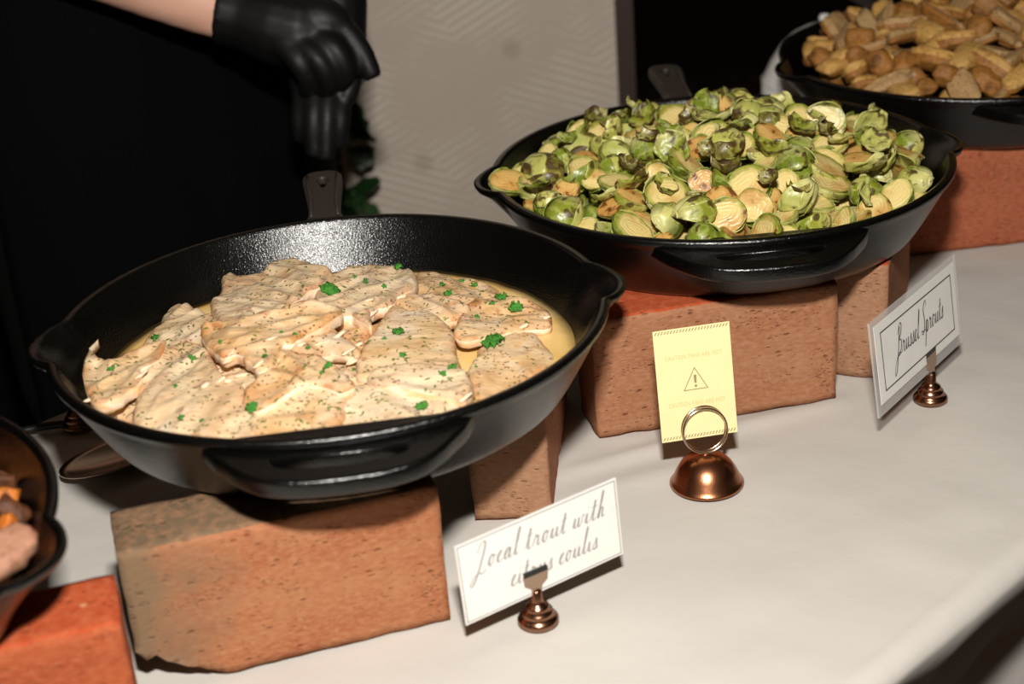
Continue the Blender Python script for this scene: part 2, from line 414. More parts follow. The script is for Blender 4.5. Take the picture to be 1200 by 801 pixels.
# ------------------------------------------------------------------ bricks
BH, BL, BT = .1001, .198, .056
def brick(loc, yaw, label, front='brick', top='brick_red', chip=None, seed=0, end=None, L=BL):
    nx, ny, nz = 34, 10, 18
    pts = {}; vs = []; fs = []; mi = []
    def vid(i, j, k):
        key = (i, j, k)
        if key not in pts:
            x, y, z = L*i/nx, BT*j/ny, BH*k/nz
            # round the arrises, roughen
            e_ = .0013; c = Vector((min(max(x, e_), L-e_), min(max(y, e_), BT-e_), min(max(z, e_), BH-e_)))
            d = Vector((x, y, z))-c
            if d.length > 1e-9: d = d.normalized()*e_
            p = c+d
            nedge = sum((x in (0, L), y in (0, BT), z in (0, BH))) if False else 0
            near = sum(1 for q, m_ in ((x, L), (y, BT), (z, BH)) if q < .004 or q > m_-.004)
            amp = .0005 + (.0011 if near >= 2 else 0)
            o = Vector((N3(x+seed, y, z, 55), N3(x, y+seed, z, 60), N3(x, y, z+seed, 52)))*amp
            o.z = min(o.z, 0) if z > BH-.004 else o.z
            p += o
            if z > BH-.002: p.z = min(p.z, BH)
            if z < .002: p.z = max(p.z, 0)
            if chip:
                zc = chip(x, y); p.z = max(p.z, zc)
            pts[key] = len(vs); vs.append(p)
        return pts[key]
    def quad(a, b, c, d, m): fs.append((a, b, c, d)); mi.append(m)
    for i in range(nx):
        for k in range(nz):
            quad(vid(i,0,k), vid(i+1,0,k), vid(i+1,0,k+1), vid(i,0,k+1), 0); quad(vid(i,ny,k), vid(i,ny,k+1), vid(i+1,ny,k+1), vid(i+1,ny,k), 0)
    for i in range(nx):
        for j in range(ny):
            quad(vid(i,j,nz), vid(i+1,j,nz), vid(i+1,j+1,nz), vid(i,j+1,nz), 1); quad(vid(i,j,0), vid(i,j+1,0), vid(i+1,j+1,0), vid(i+1,j,0), 1)
    for j in range(ny):
        for k in range(nz):
            quad(vid(0,j,k), vid(0,j,k+1), vid(0,j+1,k+1), vid(0,j+1,k), 2); quad(vid(nx,j,k), vid(nx,j+1,k), vid(nx,j+1,k+1), vid(nx,j,k+1), 2)
    o = mesh('brick', vs, fs, [front, top, end or front], mi=mi)
    o.location = loc; o.rotation_euler = (0, 0, yaw)
    return tag(o, label, 'brick', 'bricks propping up the skillets')
def from_br(bx, by, yaw, L=BL): return (bx-L*math.cos(yaw), by-L*math.sin(yaw), 0)
def chipA(x, y):
    z = .030*(1-(x+.006*N3(x, y, 1, 90))/.05)*(1-max(0, y-.034)/.02)
    return max(0, z*(1+.35*N3(x, y, 4, 120))) if x < .05 and y < .05 else 0
brick(from_br(-.0529, .8628, .2743), .2743, 'weathered brick with a chipped corner under the front of the trout skillet', 'brick_a', 'brick_grey', chipA, 1.3)
brick(from_br(.2561, 1.1297, .1812), .1812, 'pitted brick behind the yellow caution card', 'brick', 'brick_red', None, 5.1)
# end-on bricks: the brick's local x runs away from the camera
def end_brick(cx, cy, fd, label, **kw):       # cx, cy front-left corner of the end face; fd = direction of the end face
    fdv = Vector((math.cos(fd), math.sin(fd), 0)); yaw = fd+PI/2
    o = Vector((cx, cy, 0)) + fdv*BT
    return brick((o.x, o.y, 0), yaw, label, **kw)
end_brick(-.037, .985, math.radians(-7), 'tan brick set end-on behind the trout name card', front='brick', end='brick_tan', seed=8.8)
end_brick(.2495, 1.178, math.radians(-20), 'brick set end-on behind the sprouts name card', front='brick', end='brick_tan', seed=3.3)
yD = .25
fr = Vector((-.240, .790, 0)) + Vector((math.sin(yD), -math.cos(yD), 0))*BT
brick(from_br(fr.x, fr.y, yD), yD, 'orange brick under the skillet of roasted vegetables', 'brick_rust', 'brick_red', None, 2.2)
end_brick(-.47, .80, math.radians(46), 'brick set end-on at the back of the vegetable skillet', front='brick', seed=6.1)
brick(from_br(.575, 1.430, .06), .06, 'stained orange brick under the skillet of potatoes', 'brick_pink', 'brick_red', None, 9.2)
end_brick(.50, 1.56, math.radians(20), 'brick set end-on at the back of the potato skillet', front='brick', seed=4.4)

# ------------------------------------------------------------------ skillets
RO, DEP = .1935, .0600
def inner_r(z): # local z -> inner wall radius
    return .1615 + (.1860-.1615)*max(0, min(1, (z-.010)/.047))
def make_skillet(loc, ang, label):
    root = empty('skillet', loc, ang)          # local +x points along the handle
    prof = [(0, 0), (.08, 0), (.150, 0), (.1585, .0012), (.1635, .005)]
    for k in range(1, 11): t_ = k/10; prof.append((.1635+(.1905-.1635)*t_**.92, .005+(.0525-.005)*t_))
    prof += [(.1930, .0545), (.1935, .0572), (.1928, .0592), (.1912, .0600), (.1885, .0600), (.1868, .0592), (.1860, .0570)]
    for k in range(1, 11): t_ = k/10; prof.append((.1860-(.1860-.1615)*t_, .0570-(.0570-.010)*t_))
    prof += [(.1565, .0068), (.149, .0056), (.07, .005), (0, .005)]
    n = 240; vs = []; fs = []; K = len(prof)
    for i in range(n):
        a = 2*PI*i/n
        g = 0
        for s in (PI/2, -PI/2):
            d = abs((a-s+PI) % (2*PI)-PI)/math.radians(10.5)
            if d < 1: g = max(g, (math.cos(PI*d/2))**.8)
        for r, z in prof:
            kz = max(0, (z-.018)/.042)**1.4
            q = r + .0155*g*kz*(1 if r > .12 else 0)
            zz = z - .0025*g*(1 if z > .05 else 0)
            vs.append((q*math.cos(a), q*math.sin(a), zz))
    for i in range(n):
        j = (i+1) % n
        for q in range(K-1): fs.append((i*K+q, j*K+q, j*K+q+1, i*K+q+1))
    bm = bmesh.new(); me0 = bpy.data.meshes.new('t'); me0.from_pydata(vs, [], fs); bm.from_mesh(me0)
    bmesh.ops.remove_doubles(bm, verts=bm.verts, dist=1e-6); bmesh.ops.recalc_face_normals(bm, faces=bm.faces)
    me = bpy.data.meshes.new('pan_body'); bm.to_mesh(me); bm.free(); bpy.data.meshes.remove(me0)
    me.materials.append(M['iron']); me.polygons.foreach_set('use_smooth', [True]*len(me.polygons))
    o = bpy.data.objects.new('pan_body', me); C.objects.link(o); o.parent = root
    # long handle: outline with teardrop hole, raised side edges
    top = [(.1900, .026), (.1945, .021), (.202, .0145), (.215, .0112), (.240, .0118), (.275, .0142), (.294, .0150), (.303, .0125), (.3075, .007), (.308, 0)]
    out = crom([(x, y) for x, y in top], 4) ; out = [(p.x, p.y) for p in [Vector((q[0], q[1], 0)) for q in out]]
    out = out + [(x, -y) for x, y in out[::-1][1:]]
    hole = [(.2885+.0085*math.cos(a)-(.011 if math.cos(a) < -.6 else 0)*(-math.cos(a)-.6)/.4, 0.0072*math.sin(a)) for a in [2*PI*k/24 for k in range(24)]]
    h = curve2d('handle', [out, hole], .0020, .0020, 'iron_dry', root)
    h.location = (.0005, 0, .0405); h.rotation_euler = (0, math.radians(-3.2), 0)
    for s in (-1, 1):
        v, f = tube([(.205, s*.0108, .0568), (.24, s*.0104, .0588), (.275, s*.0126, .0608), (.296, s*.0128, .0618)], [.0016, .0019, .0019, .0014], 8)
        mesh('handle_ridge', v, f, 'iron_dry', h).matrix_parent_inverse = (Matrix.Translation(h.location) @ Euler(h.rotation_euler).to_matrix().to_4x4()).inverted()
    # helper handle on the opposite side
    o_ = [(-.168, .080), (-.182, .074), (-.194, .066), (-.206, .057), (-.217, .044), (-.2235, .024), (-.225, 0)]
    o_ = [(p.x, p.y) for p in crom([(x, y, 0) for x, y in o_], 5)]
    o_ = o_ + [(x, -y) for x, y in o_[::-1][1:]]
    i_ = [(-.197, .042), (-.203, .041), (-.209, .034), (-.2125, .020), (-.2135, 0)]
    i_ = [(p.x, p.y) for p in crom([(x, y, 0) for x, y in i_], 4)]
    i_ = i_ + [(x, -y) for x, y in i_[::-1][1:]]
    hh = curve2d('helper_handle', [o_, i_], .0035, .0025, 'iron', root); hh.location = (0, 0, .0580); hh.rotation_euler = (0, math.radians(-3.2), 0)
    return tag(root, label, 'skillet', 'cast iron skillets along the buffet')
P0, P1, P2, P3 = Vector((-.450, .745, BH)), Vector((-.1238, 1.0136, BH)), Vector((.1861, 1.2757, BH)), Vector((.488, 1.572, BH))
make_skillet(P1, math.radians(95.5), 'black cast iron skillet holding the trout in cream sauce')
make_skillet(P2, math.radians(92), 'black cast iron skillet heaped with brussels sprouts')
make_skillet(P3, math.radians(100), 'black cast iron skillet of roasted potatoes')
make_skillet(P0, math.radians(83), 'black cast iron skillet of dark roasted vegetables beside the orange brick')

# ------------------------------------------------------------------ trout
ZS = .122
def sauce():
    r = inner_r(ZS-BH)+.0004; vs, fs = [], []
    n, k = 96, 16
    vs.append((P1.x, P1.y, ZS))
    for q in range(1, k+1):
        for i in range(n):
            a = 2*PI*i/n; rr_ = r*q/k; x, y = rr_*math.cos(a), rr_*math.sin(a)
            vs.append((P1.x+x, P1.y+y, ZS+.0008*N3(x, y, 0, 40)))
    for i in range(n): fs.append((0, 1+i, 1+(i+1) % n))
    for q in range(k-1):
        for i in range(n): fs.append((1+q*n+i, 1+(q+1)*n+i, 1+(q+1)*n+(i+1) % n, 1+q*n+(i+1) % n))
    b = len(vs)
    for i in range(n):
        a = 2*PI*i/n; vs.append((P1.x+.150*math.cos(a), P1.y+.150*math.sin(a), BH+.0062))
    for i in range(n): fs.append((1+(k-1)*n+i, b+i, b+(i+1) % n, 1+(k-1)*n+(i+1) % n))
    fs.append(tuple(b+i for i in range(n))[::-1])
    return tag(mesh('cream_sauce', vs, fs, 'sauce'), 'pale yellow cream sauce pooled in the trout skillet', 'sauce')
sauce()
def mound(x, y):
    r = math.hypot(x-P1.x, y-P1.y)/.165
    return .016*(1-r*r)
TOPS = []      # triangles of all fillets for ray placement
def fillet(poly, z0, label, thick=.011, wav=.0022, seed=0., tilt=(0, 0), curl=0.):
    pts = []
    dense = []
    for i in range(len(poly)):
        a, b = poly[i], poly[(i+1) % len(poly)]
        dense.append(a)
    sm = crom([(x, y, 0) for x, y in dense], 6, True)
    cx = sum(p[0] for p in poly)/len(poly); cy = sum(p[1] for p in poly)/len(poly)
    for i, p in enumerate(sm):
        j = 2.4*N3(p.x, p.y, seed, .07)+2.2*N3(p.x, p.y, seed+5, .22)+1.0*N3(p.x, p.y, seed+7, .6)
        d = Vector((p.x-cx, p.y-cy, 0)).normalized()
        px, py = p.x+d.x*j, p.y+d.y*j
        zz = z0
        q = at(px, py, zz)
        for _ in range(3): q = at(px, py, z0 + mound(q.x, q.y))
        v = Vector((q.x-P1.x, q.y-P1.y)); lim = inner_r(z0+mound(q.x, q.y)-BH)-.004
        if v.length > lim: v = v*(lim/v.length)
        pts.append(Vector((P1.x+v.x, P1.y+v.y)))
    nb = len(pts)
    x0, x1 = min(p.x for p in pts), max(p.x for p in pts); y0, y1 = min(p.y for p in pts), max(p.y for p in pts)
    def dist(p):
        m = 1e9
        for i in range(nb):
            a, b = pts[i], pts[(i+1) % nb]; ab = b-a; L2 = ab.length_squared
            t_ = 0 if L2 < 1e-12 else max(0, min(1, (p-a).dot(ab)/L2)); m = min(m, (p-a-ab*t_).length)
        return m
    def inside(p):
        c = False
        for i in range(nb):
            a, b = pts[i], pts[(i+1) % nb]
            if (a.y > p.y) != (b.y > p.y) and p.x < (b.x-a.x)*(p.y-a.y)/(b.y-a.y)+a.x: c = not c
        return c
    inner = []; st = .0021
    gy = y0
    row = 0
    while gy < y1:
        gx = x0 + (st/2 if row % 2 else 0)
        while gx < x1:
            p = Vector((gx, gy))
            if inside(p):
                d = dist(p)
                if d > st*.6: inner.append(p)
            gx += st
        gy += st*.87; row += 1
    allp = pts + inner
    res = delaunay_2d_cdt(allp, [(i, (i+1) % nb) for i in range(nb)], [list(range(nb))], 1, 1e-7)
    V2, Fc = res[0], res[2]
    c = Vector(((x0+x1)/2, (y0+y1)/2)); sx = max(1e-3, x1-x0)
    an = seed*2.1; ca, sa = math.cos(an), math.sin(an)
    tz = []; bz = []; rimv = []
    for p in V2:
        p = Vector(p); d = dist(p)
        e = 1-math.exp(-d/.0017)
        u = (p.x*ca+p.y*sa); v = (-p.x*sa+p.y*ca)
        fold = wav*1.2*(1.3*(.35-abs(N3(u*22, v*58, seed)))*2+.5*N3(u*50, v*95, seed+3)+.16*N3(u*150, v*200, seed+1))
        base = z0+mound(p.x, p.y)+tilt[0]*(p.x-c.x)+tilt[1]*(p.y-c.y)
        edge = max(0, 1-d/.012)**2*curl
        top = base - thick*.30*(1-e) - .0016*math.exp(-d/.006) + fold*(.35+.65*e) + .0022*N3(p.x, p.y, seed+9, 24) + edge
        bot = base - thick + edge*.9 + .4*fold
        tz.append(top); bz.append(min(bot, top-.002)); rimv.append(math.exp(-d/.0065))
    n = len(V2)
    vs = [(V2[i][0], V2[i][1], tz[i]) for i in range(n)] + [(V2[i][0], V2[i][1], bz[i]) for i in range(n)]
    fs, mi = [], []
    edges = {}
    for f in Fc:
        f = list(f)
        a, b, c_ = [Vector(V2[i]) for i in f[:3]]
        if (b-a).cross(c_-a) < 0: f = f[::-1]
        fs.append(tuple(f)); mi.append(0); fs.append(tuple(i+n for i in f[::-1])); mi.append(0)
        for i in range(len(f)):
            k = (f[i], f[(i+1) % len(f)]); edges[k] = edges.get(k, 0)+1
    for (a, b) in list(edges):
        if (b, a) not in edges: fs.append((b, a, a+n, b+n)); mi.append(1)
    o = mesh('trout_fillet', vs, fs, ['trout', 'trout_edge'], mi=mi)
    at_ = o.data.attributes.new('browning', 'FLOAT', 'POINT'); at_.data.foreach_set('value', rimv+[1.]*n)
    TOPS.append((vs, fs))
    return tag(o, label, 'fish', 'trout fillets in the skillet')
G = lambda *p: list(p)
fillet([(118,474),(140,462),(165,455),(168,492),(140,488)], .124, 'trout scrap low in the sauce beneath the curled fillet', seed=1.)
fillet([(318,392),(345,378),(380,372),(430,376),(462,385),(470,420),(455,450),(410,456),(370,450),(338,436),(316,415)], .121, 'trout fillet buried in the sauce under the middle of the heap', seed=20., thick=.009)
fillet([(398,364),(412,366),(434,378),(452,366),(448,380),(432,396),(420,416),(402,402),(390,385)], .124, 'shadowed trout piece between the folded fillet and the pale square one', seed=2.)
fillet([(225,398),(245,394),(275,410),(298,424),(306,440),(292,456),(262,446),(240,420)], .128, 'orange-tinged trout piece beneath the white-fleshed flap', seed=3.)
fillet([(486,319),(505,318),(535,322),(565,321),(577,332),(590,345),(572,356),(548,358),(520,352),(496,350),(472,346),(478,332)], .122, 'pepper-speckled trout fillet along the far side of the sauce', seed=4., thick=.010)
fillet([(556,414),(566,400),(584,392),(604,387),(626,387),(636,398),(648,412),(650,424),(632,440),(608,454),(590,464),(560,474),(546,458),(545,432)], .121, 'trout fillet in the sauce topped with the largest parsley sprig', seed=5., thick=.009, wav=.0015)
fillet([(534,378),(548,358),(575,350),(605,352),(624,356),(642,364),(646,376),(644,382),(616,383),(590,387),(549,396),(532,389)], .126, 'trout fillet with a straight white cut edge at the sauce rim', seed=6., thick=.009, tilt=(0, .06), curl=.003)
fillet([(460,348),(482,342),(512,344),(531,349),(550,358),(547,366),(527,371),(505,368),(480,364),(462,358)], .128, 'small trout piece with a cut edge beside the pale square fillet', seed=7.)
fillet([(190,369),(198,359),(208,352),(222,354),(236,360),(254,366),(270,378),(258,398),(230,402),(210,402),(190,406),(160,414),(142,422),(166,399),(176,386),(186,380)], .131, 'pale frayed trout fillet at the back beside the bare pan wall', seed=8.)
fillet([(300,476),(345,450),(374,446),(404,452),(406,475),(394,503),(345,512),(294,513),(288,498)], .133, 'broad trout fillet lying against the front rim above the helper handle', seed=9.)
fillet([(398,455),(430,443),(462,448),(500,460),(528,466),(543,474),(526,486),(490,495),(440,505),(400,509),(386,502),(392,475)], .131, 'trout fillet at the front rim under the rolled fillet', seed=10.)
fillet([(166,432),(180,415),(200,402),(225,398),(242,408),(260,436),(287,454),(304,476),(300,511),(250,511),(220,508),(182,503),(156,496),(158,468)], .135, 'large brown-flecked trout fillet at the front left of the heap', seed=11., thick=.013, curl=.0025)
fillet([(456,355),(480,359),(505,362),(521,374),(532,388),(535,408),(539,434),(510,438),(475,438),(437,440),(417,434),(420,412),(435,391),(448,371)], .129, 'flat pale square trout fillet flecked with dill in the middle', seed=12., wav=.0006, curl=.002)
fillet([(330,409),(355,411),(384,421),(402,434),(416,450),(398,458),(372,450),(347,454),(322,470),(300,480),(283,465),(300,443),(318,428)], .138, 'ridged trout fillet bending across the middle of the heap', seed=13., wav=.0028, curl=.0035)
fillet([(83,416),(91,411),(107,417),(120,427),(137,424),(149,416),(175,406),(194,400),(188,417),(168,432),(164,446),(142,468),(115,478),(94,468),(88,458),(91,448),(87,441),(91,432)], .139, 'curled trout fillet with a raised white tip at the left spout', seed=14., curl=.007, tilt=(-.10, 0))
fillet([(430,440),(450,429),(490,424),(520,426),(546,433),(554,450),(545,470),(529,466),(501,460),(462,450),(440,453)], .135, 'rolled trout fillet at the front rim', seed=15., thick=.012, curl=.0035)
fillet([(335,405),(352,393),(375,383),(392,381),(402,392),(422,402),(410,409),(385,407),(360,415),(340,413)], .136, 'small white-edged trout piece tucked below the herb-crusted fillet', seed=16.)
fillet([(388,321),(400,318),(424,312),(450,312),(472,315),(487,321),(485,335),(466,345),(457,357),(440,361),(433,368),(435,380),(424,375),(411,368),(398,369),(380,360),(366,352),(372,336)], .132, 'folded trout fillet with a thick pink rolled edge at the back', seed=17., thick=.013, curl=.004)
fillet([(258,378),(304,371),(337,357),(360,354),(395,358),(401,366),(380,380),(360,389),(345,399),(330,404),(326,417),(316,430),(302,433),(292,421),(277,415),(262,417),(247,406),(236,392),(240,380)], .141, 'trout fillet with a torn white-fleshed flap in the heap', seed=18., thick=.012, wav=.0028, curl=.004)
fillet([(264,320),(287,325),(302,321),(315,312),(330,305),(350,305),(369,307),(389,319),(377,333),(361,341),(327,363),(305,374),(272,381),(254,374),(246,355),(258,341)], .137, 'topmost herb-specked trout fillet at the back of the heap', seed=19., thick=.013, curl=.004)
tv, tf = join(*TOPS)
BV = BVHTree.FromPolygons([Vector(v) for v in tv], tf)
def hit(px, py):
    d = ray(px, py).normalized(); h = BV.ray_cast(CAM, d)
    if h[0] is None: return at(px, py, ZS), Vector((0, 0, 1))
    n = h[1]; n = n if n.z > 0 else -n
    return h[0], n
# parsley: crinkled leaf clusters
def parsley_mesh(seed, lobes):
    rnd = random.Random(seed); vs, fs = [], []
    for l in range(lobes):
        a = 2*PI*l/lobes+rnd.uniform(-.4, .4); r0 = rnd.uniform(.0, .45) if lobes > 1 else 0; cx, cy = r0*math.cos(a), r0*math.sin(a); s = rnd.uniform(.42, .62)
        b = len(vs); n = 14; vs.append((cx, cy, .25+rnd.uniform(0, .2)))
        for q in range(2):
            for i in range(n):
                t_ = 2*PI*i/n; rr_ = s*(.55 if q == 0 else 1)*(1+(.30*math.cos(5*t_+a) if q else 0)+rnd.uniform(-.1, .1))
                vs.append((cx+rr_*math.cos(t_), cy+rr_*math.sin(t_), (.34 if q == 0 else .15)+rnd.uniform(-.2, .42)))
        for i in range(n):
            j = (i+1) % n; fs.append((b, b+1+i, b+1+j)); fs.append((b+1+i, b+1+n+i, b+1+n+j, b+1+j))
    return vs, fs
PM = []
for k, lo in ((1, 7), (2, 5), (3, 3), (4, 2), (5, 1)):
    v, f = parsley_mesh(k, lo); o = mesh('chopped_parsley', v, f, 'parsley'); md = o.modifiers.new('s', 'SOLIDIFY'); md.thickness = .06; PM.append(o)
spots = [(386,343,14,0),(577,404,16,0),(467,391,9,2),(523,378,7,2),(605,361,10,1),(588,350,9,1),(577,356,5,3),(495,478,9,2),(296,478,9,2),(518,438,6,3),(531,431,7,3),(541,330,5,3),(556,334,6,3),(518,335,6,3),(525,345,7,2),(467,314,9,3),(384,430,7,3),(378,437,5,4),(311,418,5,4),(240,404,4,4),(225,420,6,3),(131,433,6,3),(184,397,8,3),(213,490,6,3),(416,325,4,4),(450,336,5,4),(559,372,5,4),(428,331,6,3),(206,453,4,4),(237,493,4,4),(330,390,4,4),(346,392,4,4),(361,408,4,4),(258,401,4,4),(415,434,4,4),(472,417,6,4),(451,397,4,4),(558,430,3,4)]
plab = {0: ('big curly parsley tuft garnishing the trout', 'parsley tufts on the trout'), 1: ('medium parsley leaf on the straight-edged trout fillet', 'parsley leaves on the straight-edged fillet'), 2: ('chopped parsley leaf of three lobes on the trout', 'lobed parsley leaves on the trout'), 3: ('small forked parsley piece on the trout', 'forked parsley pieces on the trout'), 4: ('tiny single fleck of parsley on the trout', 'parsley flecks on the trout')}
used = set()
for px, py, r, k in spots:
    p, n = hit(px, py)
    o = PM[k] if k not in used else PM[k].copy()
    if k in used: C.objects.link(o)
    used.add(k)
    s = r/1720*1.15
    q = Vector((0, 0, 1)).rotation_difference(n)
    o.rotation_mode = 'QUATERNION'; o.rotation_quaternion = q @ Euler((0, 0, random.uniform(0, 6))).to_quaternion()
    o.location = p+n*s*.02; o.scale = (s, s, s)
    tag(o, plab[k][0], 'parsley', plab[k][1])
# fine dried herb flecks: nobody could count them
vs, fs = [], []
for _ in range(900):
    px, py = random.uniform(90, 640), random.uniform(305, 505)
    d = ray(px, py).normalized(); h = BV.ray_cast(CAM, d)
    if h[0] is None or (h[1].z if h[1].z > 0 else -h[1].z) < .3: continue
    if N3(px, py, 2, .02) < -.15: continue
    n = h[1] if h[1].z > 0 else -h[1]; a = random.uniform(0, PI); ax = Vector((math.cos(a), math.sin(a), 0)); ax = (ax-n*ax.dot(n)).normalized(); bx = n.cross(ax)
    l, w_ = random.uniform(.0010, .0034)*random.choice((.7, 1, 1)), random.uniform(.0004, .0010); p = h[0]+n*.0003; b = len(vs)
    vs += [p-ax*l, p-bx*w_+n*.0003, p+ax*l, p+bx*w_+n*.0003]; fs.append((b, b+1, b+2, b+3))
tag(mesh('dried_herb_flecks', vs, fs, 'herb'), 'fine green herb flecks sprinkled over the trout', 'herbs', kind='stuff')

# ------------------------------------------------------------------ brussels sprouts
def sprout_half(name, full, seed, mat, cutmat):
    rnd = random.Random(seed); a, b, dpt = .0165*rnd.uniform(.95, 1.08), .0130*rnd.uniform(.92, 1.08), .0130
    nu, nv = 18, (26 if full else 14); vs, fs = [], []
    ph = rnd.uniform(0, 6)
    for i in range(nu+1):
        u = -math.cos(PI*i/nu)                # -1 stem .. 1 tip
        rr_ = math.sqrt(max(0, 1-u*u))*(1+.10*u) ; rr_ = max(rr_, .30 if i == 0 else 0)
        for j in range(nv if full else nv+1):
            t_ = (2*PI*j/nv) if full else (PI+PI*j/nv)
            lf = 1+.05*math.sin(3*t_+ph+u*2.2)+.035*math.sin(7*t_+u*5+ph)
            r_ = rr_*lf
            vs.append((a*u, b*r_*math.cos(t_), dpt*r_*math.sin(t_)))
    w_ = nv if full else nv+1
    for i in range(nu):
        for j in range(nv):
            k = (j+1) % w_ if full else j+1
            fs.append((i*w_+j, i*w_+k, (i+1)*w_+k, (i+1)*w_+j))
    fs.append(tuple(range(w_))[::-1] if full else tuple(range(w_)))
    o = mesh(name, vs, fs, mat)
    if not full:
        cv, cf = [], []
        n = nu
        for i in range(n+1):
            p, q = vs[i*w_], vs[i*w_+nv]
            for k in range(9):
                t_ = k/8; x = p[0]*(1-t_)+q[0]*t_; y = p[1]*(1-t_)+q[1]*t_
                cv.append((x*.985, y*.985, .0006*N3(x, y, seed, 260)-.0002+.0005*(1-abs(2*t_-1))))
        for i in range(n):
            for k in range(8): cf.append((i*9+k, (i+1)*9+k, (i+1)*9+k+1, i*9+k+1)[::-1])
        mesh('cut_face', cv, cf, cutmat, o)
    # outer leaves wrapped over the bulb, each with a free wavy edge
    for q in range(3):
        c0 = rnd.uniform(0, 2*PI) if full else PI+PI*(.2+.3*q); hw = rnd.uniform(.55, .95); u1 = rnd.uniform(.35, .9); off = 1.045+.03*q
        lv_, lf_ = [], []; nu2, nv2 = 9, 9
        for i in range(nu2+1):
            for k in range(nv2+1):
                vv = 2*k/nv2-1; uu = -.93+(u1+.93)*(i/nu2)*(1-.22*vv*vv+.05*math.sin(5*vv+q))
                tt = c0+hw*vv*math.sin(PI*(.18+.62*i/nu2))**.8
                if not full: tt = min(max(tt, PI+.02), 2*PI-.02)
                rr_ = math.sqrt(max(0, 1-uu*uu))*(1+.10*uu)*(off+.05*(i/nu2)**3+.05*abs(vv)**3+.02*math.sin(6*tt+4*uu+q))
                lv_.append((a*uu*1.02, b*rr_*math.cos(tt), dpt*rr_*math.sin(tt)))
        for i in range(nu2):
            for k in range(nv2): lf_.append((i*(nv2+1)+k, i*(nv2+1)+k+1, (i+1)*(nv2+1)+k+1, (i+1)*(nv2+1)+k))
        ol = mesh('outer_leaf', lv_, lf_, mat if q != 1 else 'sp_pale', o); md = ol.modifiers.new('t', 'SOLIDIFY'); md.thickness = .0006
    return o
def leaf_obj(name, seed, mat, size=.016, cup=.4, name_parent=None):
    rnd = random.Random(seed); n, m_ = 12, 10; vs, fs = [], []
    for i in range(n+1):
        u = i/n
        w_ = size*max(.12, math.sin(PI*(.06+.88*u**.9))**.65)*(1+.08*math.sin(11*u+seed))
        for j in range(m_+1):
            v = j/m_*2-1
            x = size*1.9*(u-.5); y = w_*v*.85
            z = size*cup*(v*v*.55+(2*u-1)**2*.5) + size*.16*N3(u*2.5, v*2, seed, 1.6) + size*.07*math.sin(9*u+6*v+seed)*abs(v)
            vs.append((x, y, z))
    for i in range(n):
        for j in range(m_): fs.append((i*(m_+1)+j, (i+1)*(m_+1)+j, (i+1)*(m_+1)+j+1, i*(m_+1)+j+1))
    k = len(vs); vs += [(x, y, z-.0007) for x, y, z in vs]
    fs2 = [tuple(q+k for q in f[::-1]) for f in fs]
    rim = [i*(m_+1) for i in range(n+1)] + [n*(m_+1)+j for j in range(1, m_+1)] + [i*(m_+1)+m_ for i in range(n-1, -1, -1)] + [j for j in range(m_-1, 0, -1)]
    rf = [(rim[q], rim[(q+1) % len(rim)], rim[(q+1) % len(rim)]+k, rim[q]+k)[::-1] for q in range(len(rim))]
    return mesh(name, vs, fs+fs2+rf, mat, name_parent)
PROTO = {
 'cream': [sprout_half('brussels_sprout', False, s, 'sp_green', 'cut_cream') for s in (1, 2)],
 'brown': [sprout_half('brussels_sprout', False, s, 'sp_green', 'cut_brown') for s in (3, 4)],
 'pale': [sprout_half('brussels_sprout', False, s, 'sp_pale', 'cut_cream') for s in (5,)],
 'char': [sprout_half('brussels_sprout', False, s, 'sp_dark', 'cut_brown') for s in (6,)],
 'whole': [sprout_half('brussels_sprout', True, s, 'sp_green', None) for s in (7, 8)],
 'leafg': [leaf_obj('sprout_leaf', 11, 'sp_green'), leaf_obj('sprout_leaf', 12, 'sp_green', .013, .6)],
 'leafp': [leaf_obj('sprout_leaf', 13, 'sp_pale', .017), leaf_obj('sprout_leaf', 14, 'sp_pale', .014, .55)],
 'leafc': [leaf_obj('sprout_leaf', 15, 'sp_dark', .013, .8), leaf_obj('sprout_leaf', 16, 'sp_dark', .011, 1.)],
}
SL = {'cream': 'cream-faced halved brussels sprout', 'brown': 'brown-faced halved brussels sprout', 'pale': 'pale-leaved halved brussels sprout', 'char': 'char-leaved halved brussels sprout', 'whole': 'whole round green brussels sprout', 'leafg': 'loose green brussels sprout leaf', 'leafp': 'loose pale translucent brussels sprout leaf', 'leafc': 'loose blackened crisp brussels sprout leaf'}
taken = {}
def zone(x, y, deep, rad):
    r = math.hypot(x, y)/rad
    return ', buried low in the heap' if deep else (', lying against the pan wall' if r > .86 else (', on the crown of the heap' if r < .42 else ', on the slope of the heap'))
def pose(k, e):
    if k.startswith('leaf') or k == 'whole': return ''
    return ', cut side up' if (e.to_matrix() @ Vector((0, 0, 1))).z > 0 else ', rounded side up'
def place(protos, table, kind, loc, rot, sc_, label, cat, group=None):
    lst = protos[kind]; i = random.randrange(len(lst)); p = lst[i]; key = (table, kind, i)
    o = p if key not in taken else copy_tree(p)
    taken[key] = 1
    o.location = loc; o.rotation_euler = rot; o.scale = (sc_,)*3
    if 'group' in o.keys(): del o['group']
    tag(o, label, cat, group); return o
def poisson(n, rad, md, rnd, tries=9000, cond=None, ex=None):
    out = list(ex or []); k0 = len(out)
    for _ in range(tries):
        a, r = rnd.uniform(0, 2*PI), rad*math.sqrt(rnd.random()); x, y = r*math.cos(a), r*math.sin(a)
        if cond and not cond(x, y): continue
        if all((x-p[0])**2+(y-p[1])**2 > md*md for p in out): out.append((x, y))
        if len(out)-k0 >= n: break
    return out[k0:]
def heap2(x, y):
    r = math.hypot(x, y)/.168
    return .145 + .033*(1-r**2.2) + .004*N3(x, y, 3, 18)
rnd = random.Random(21)
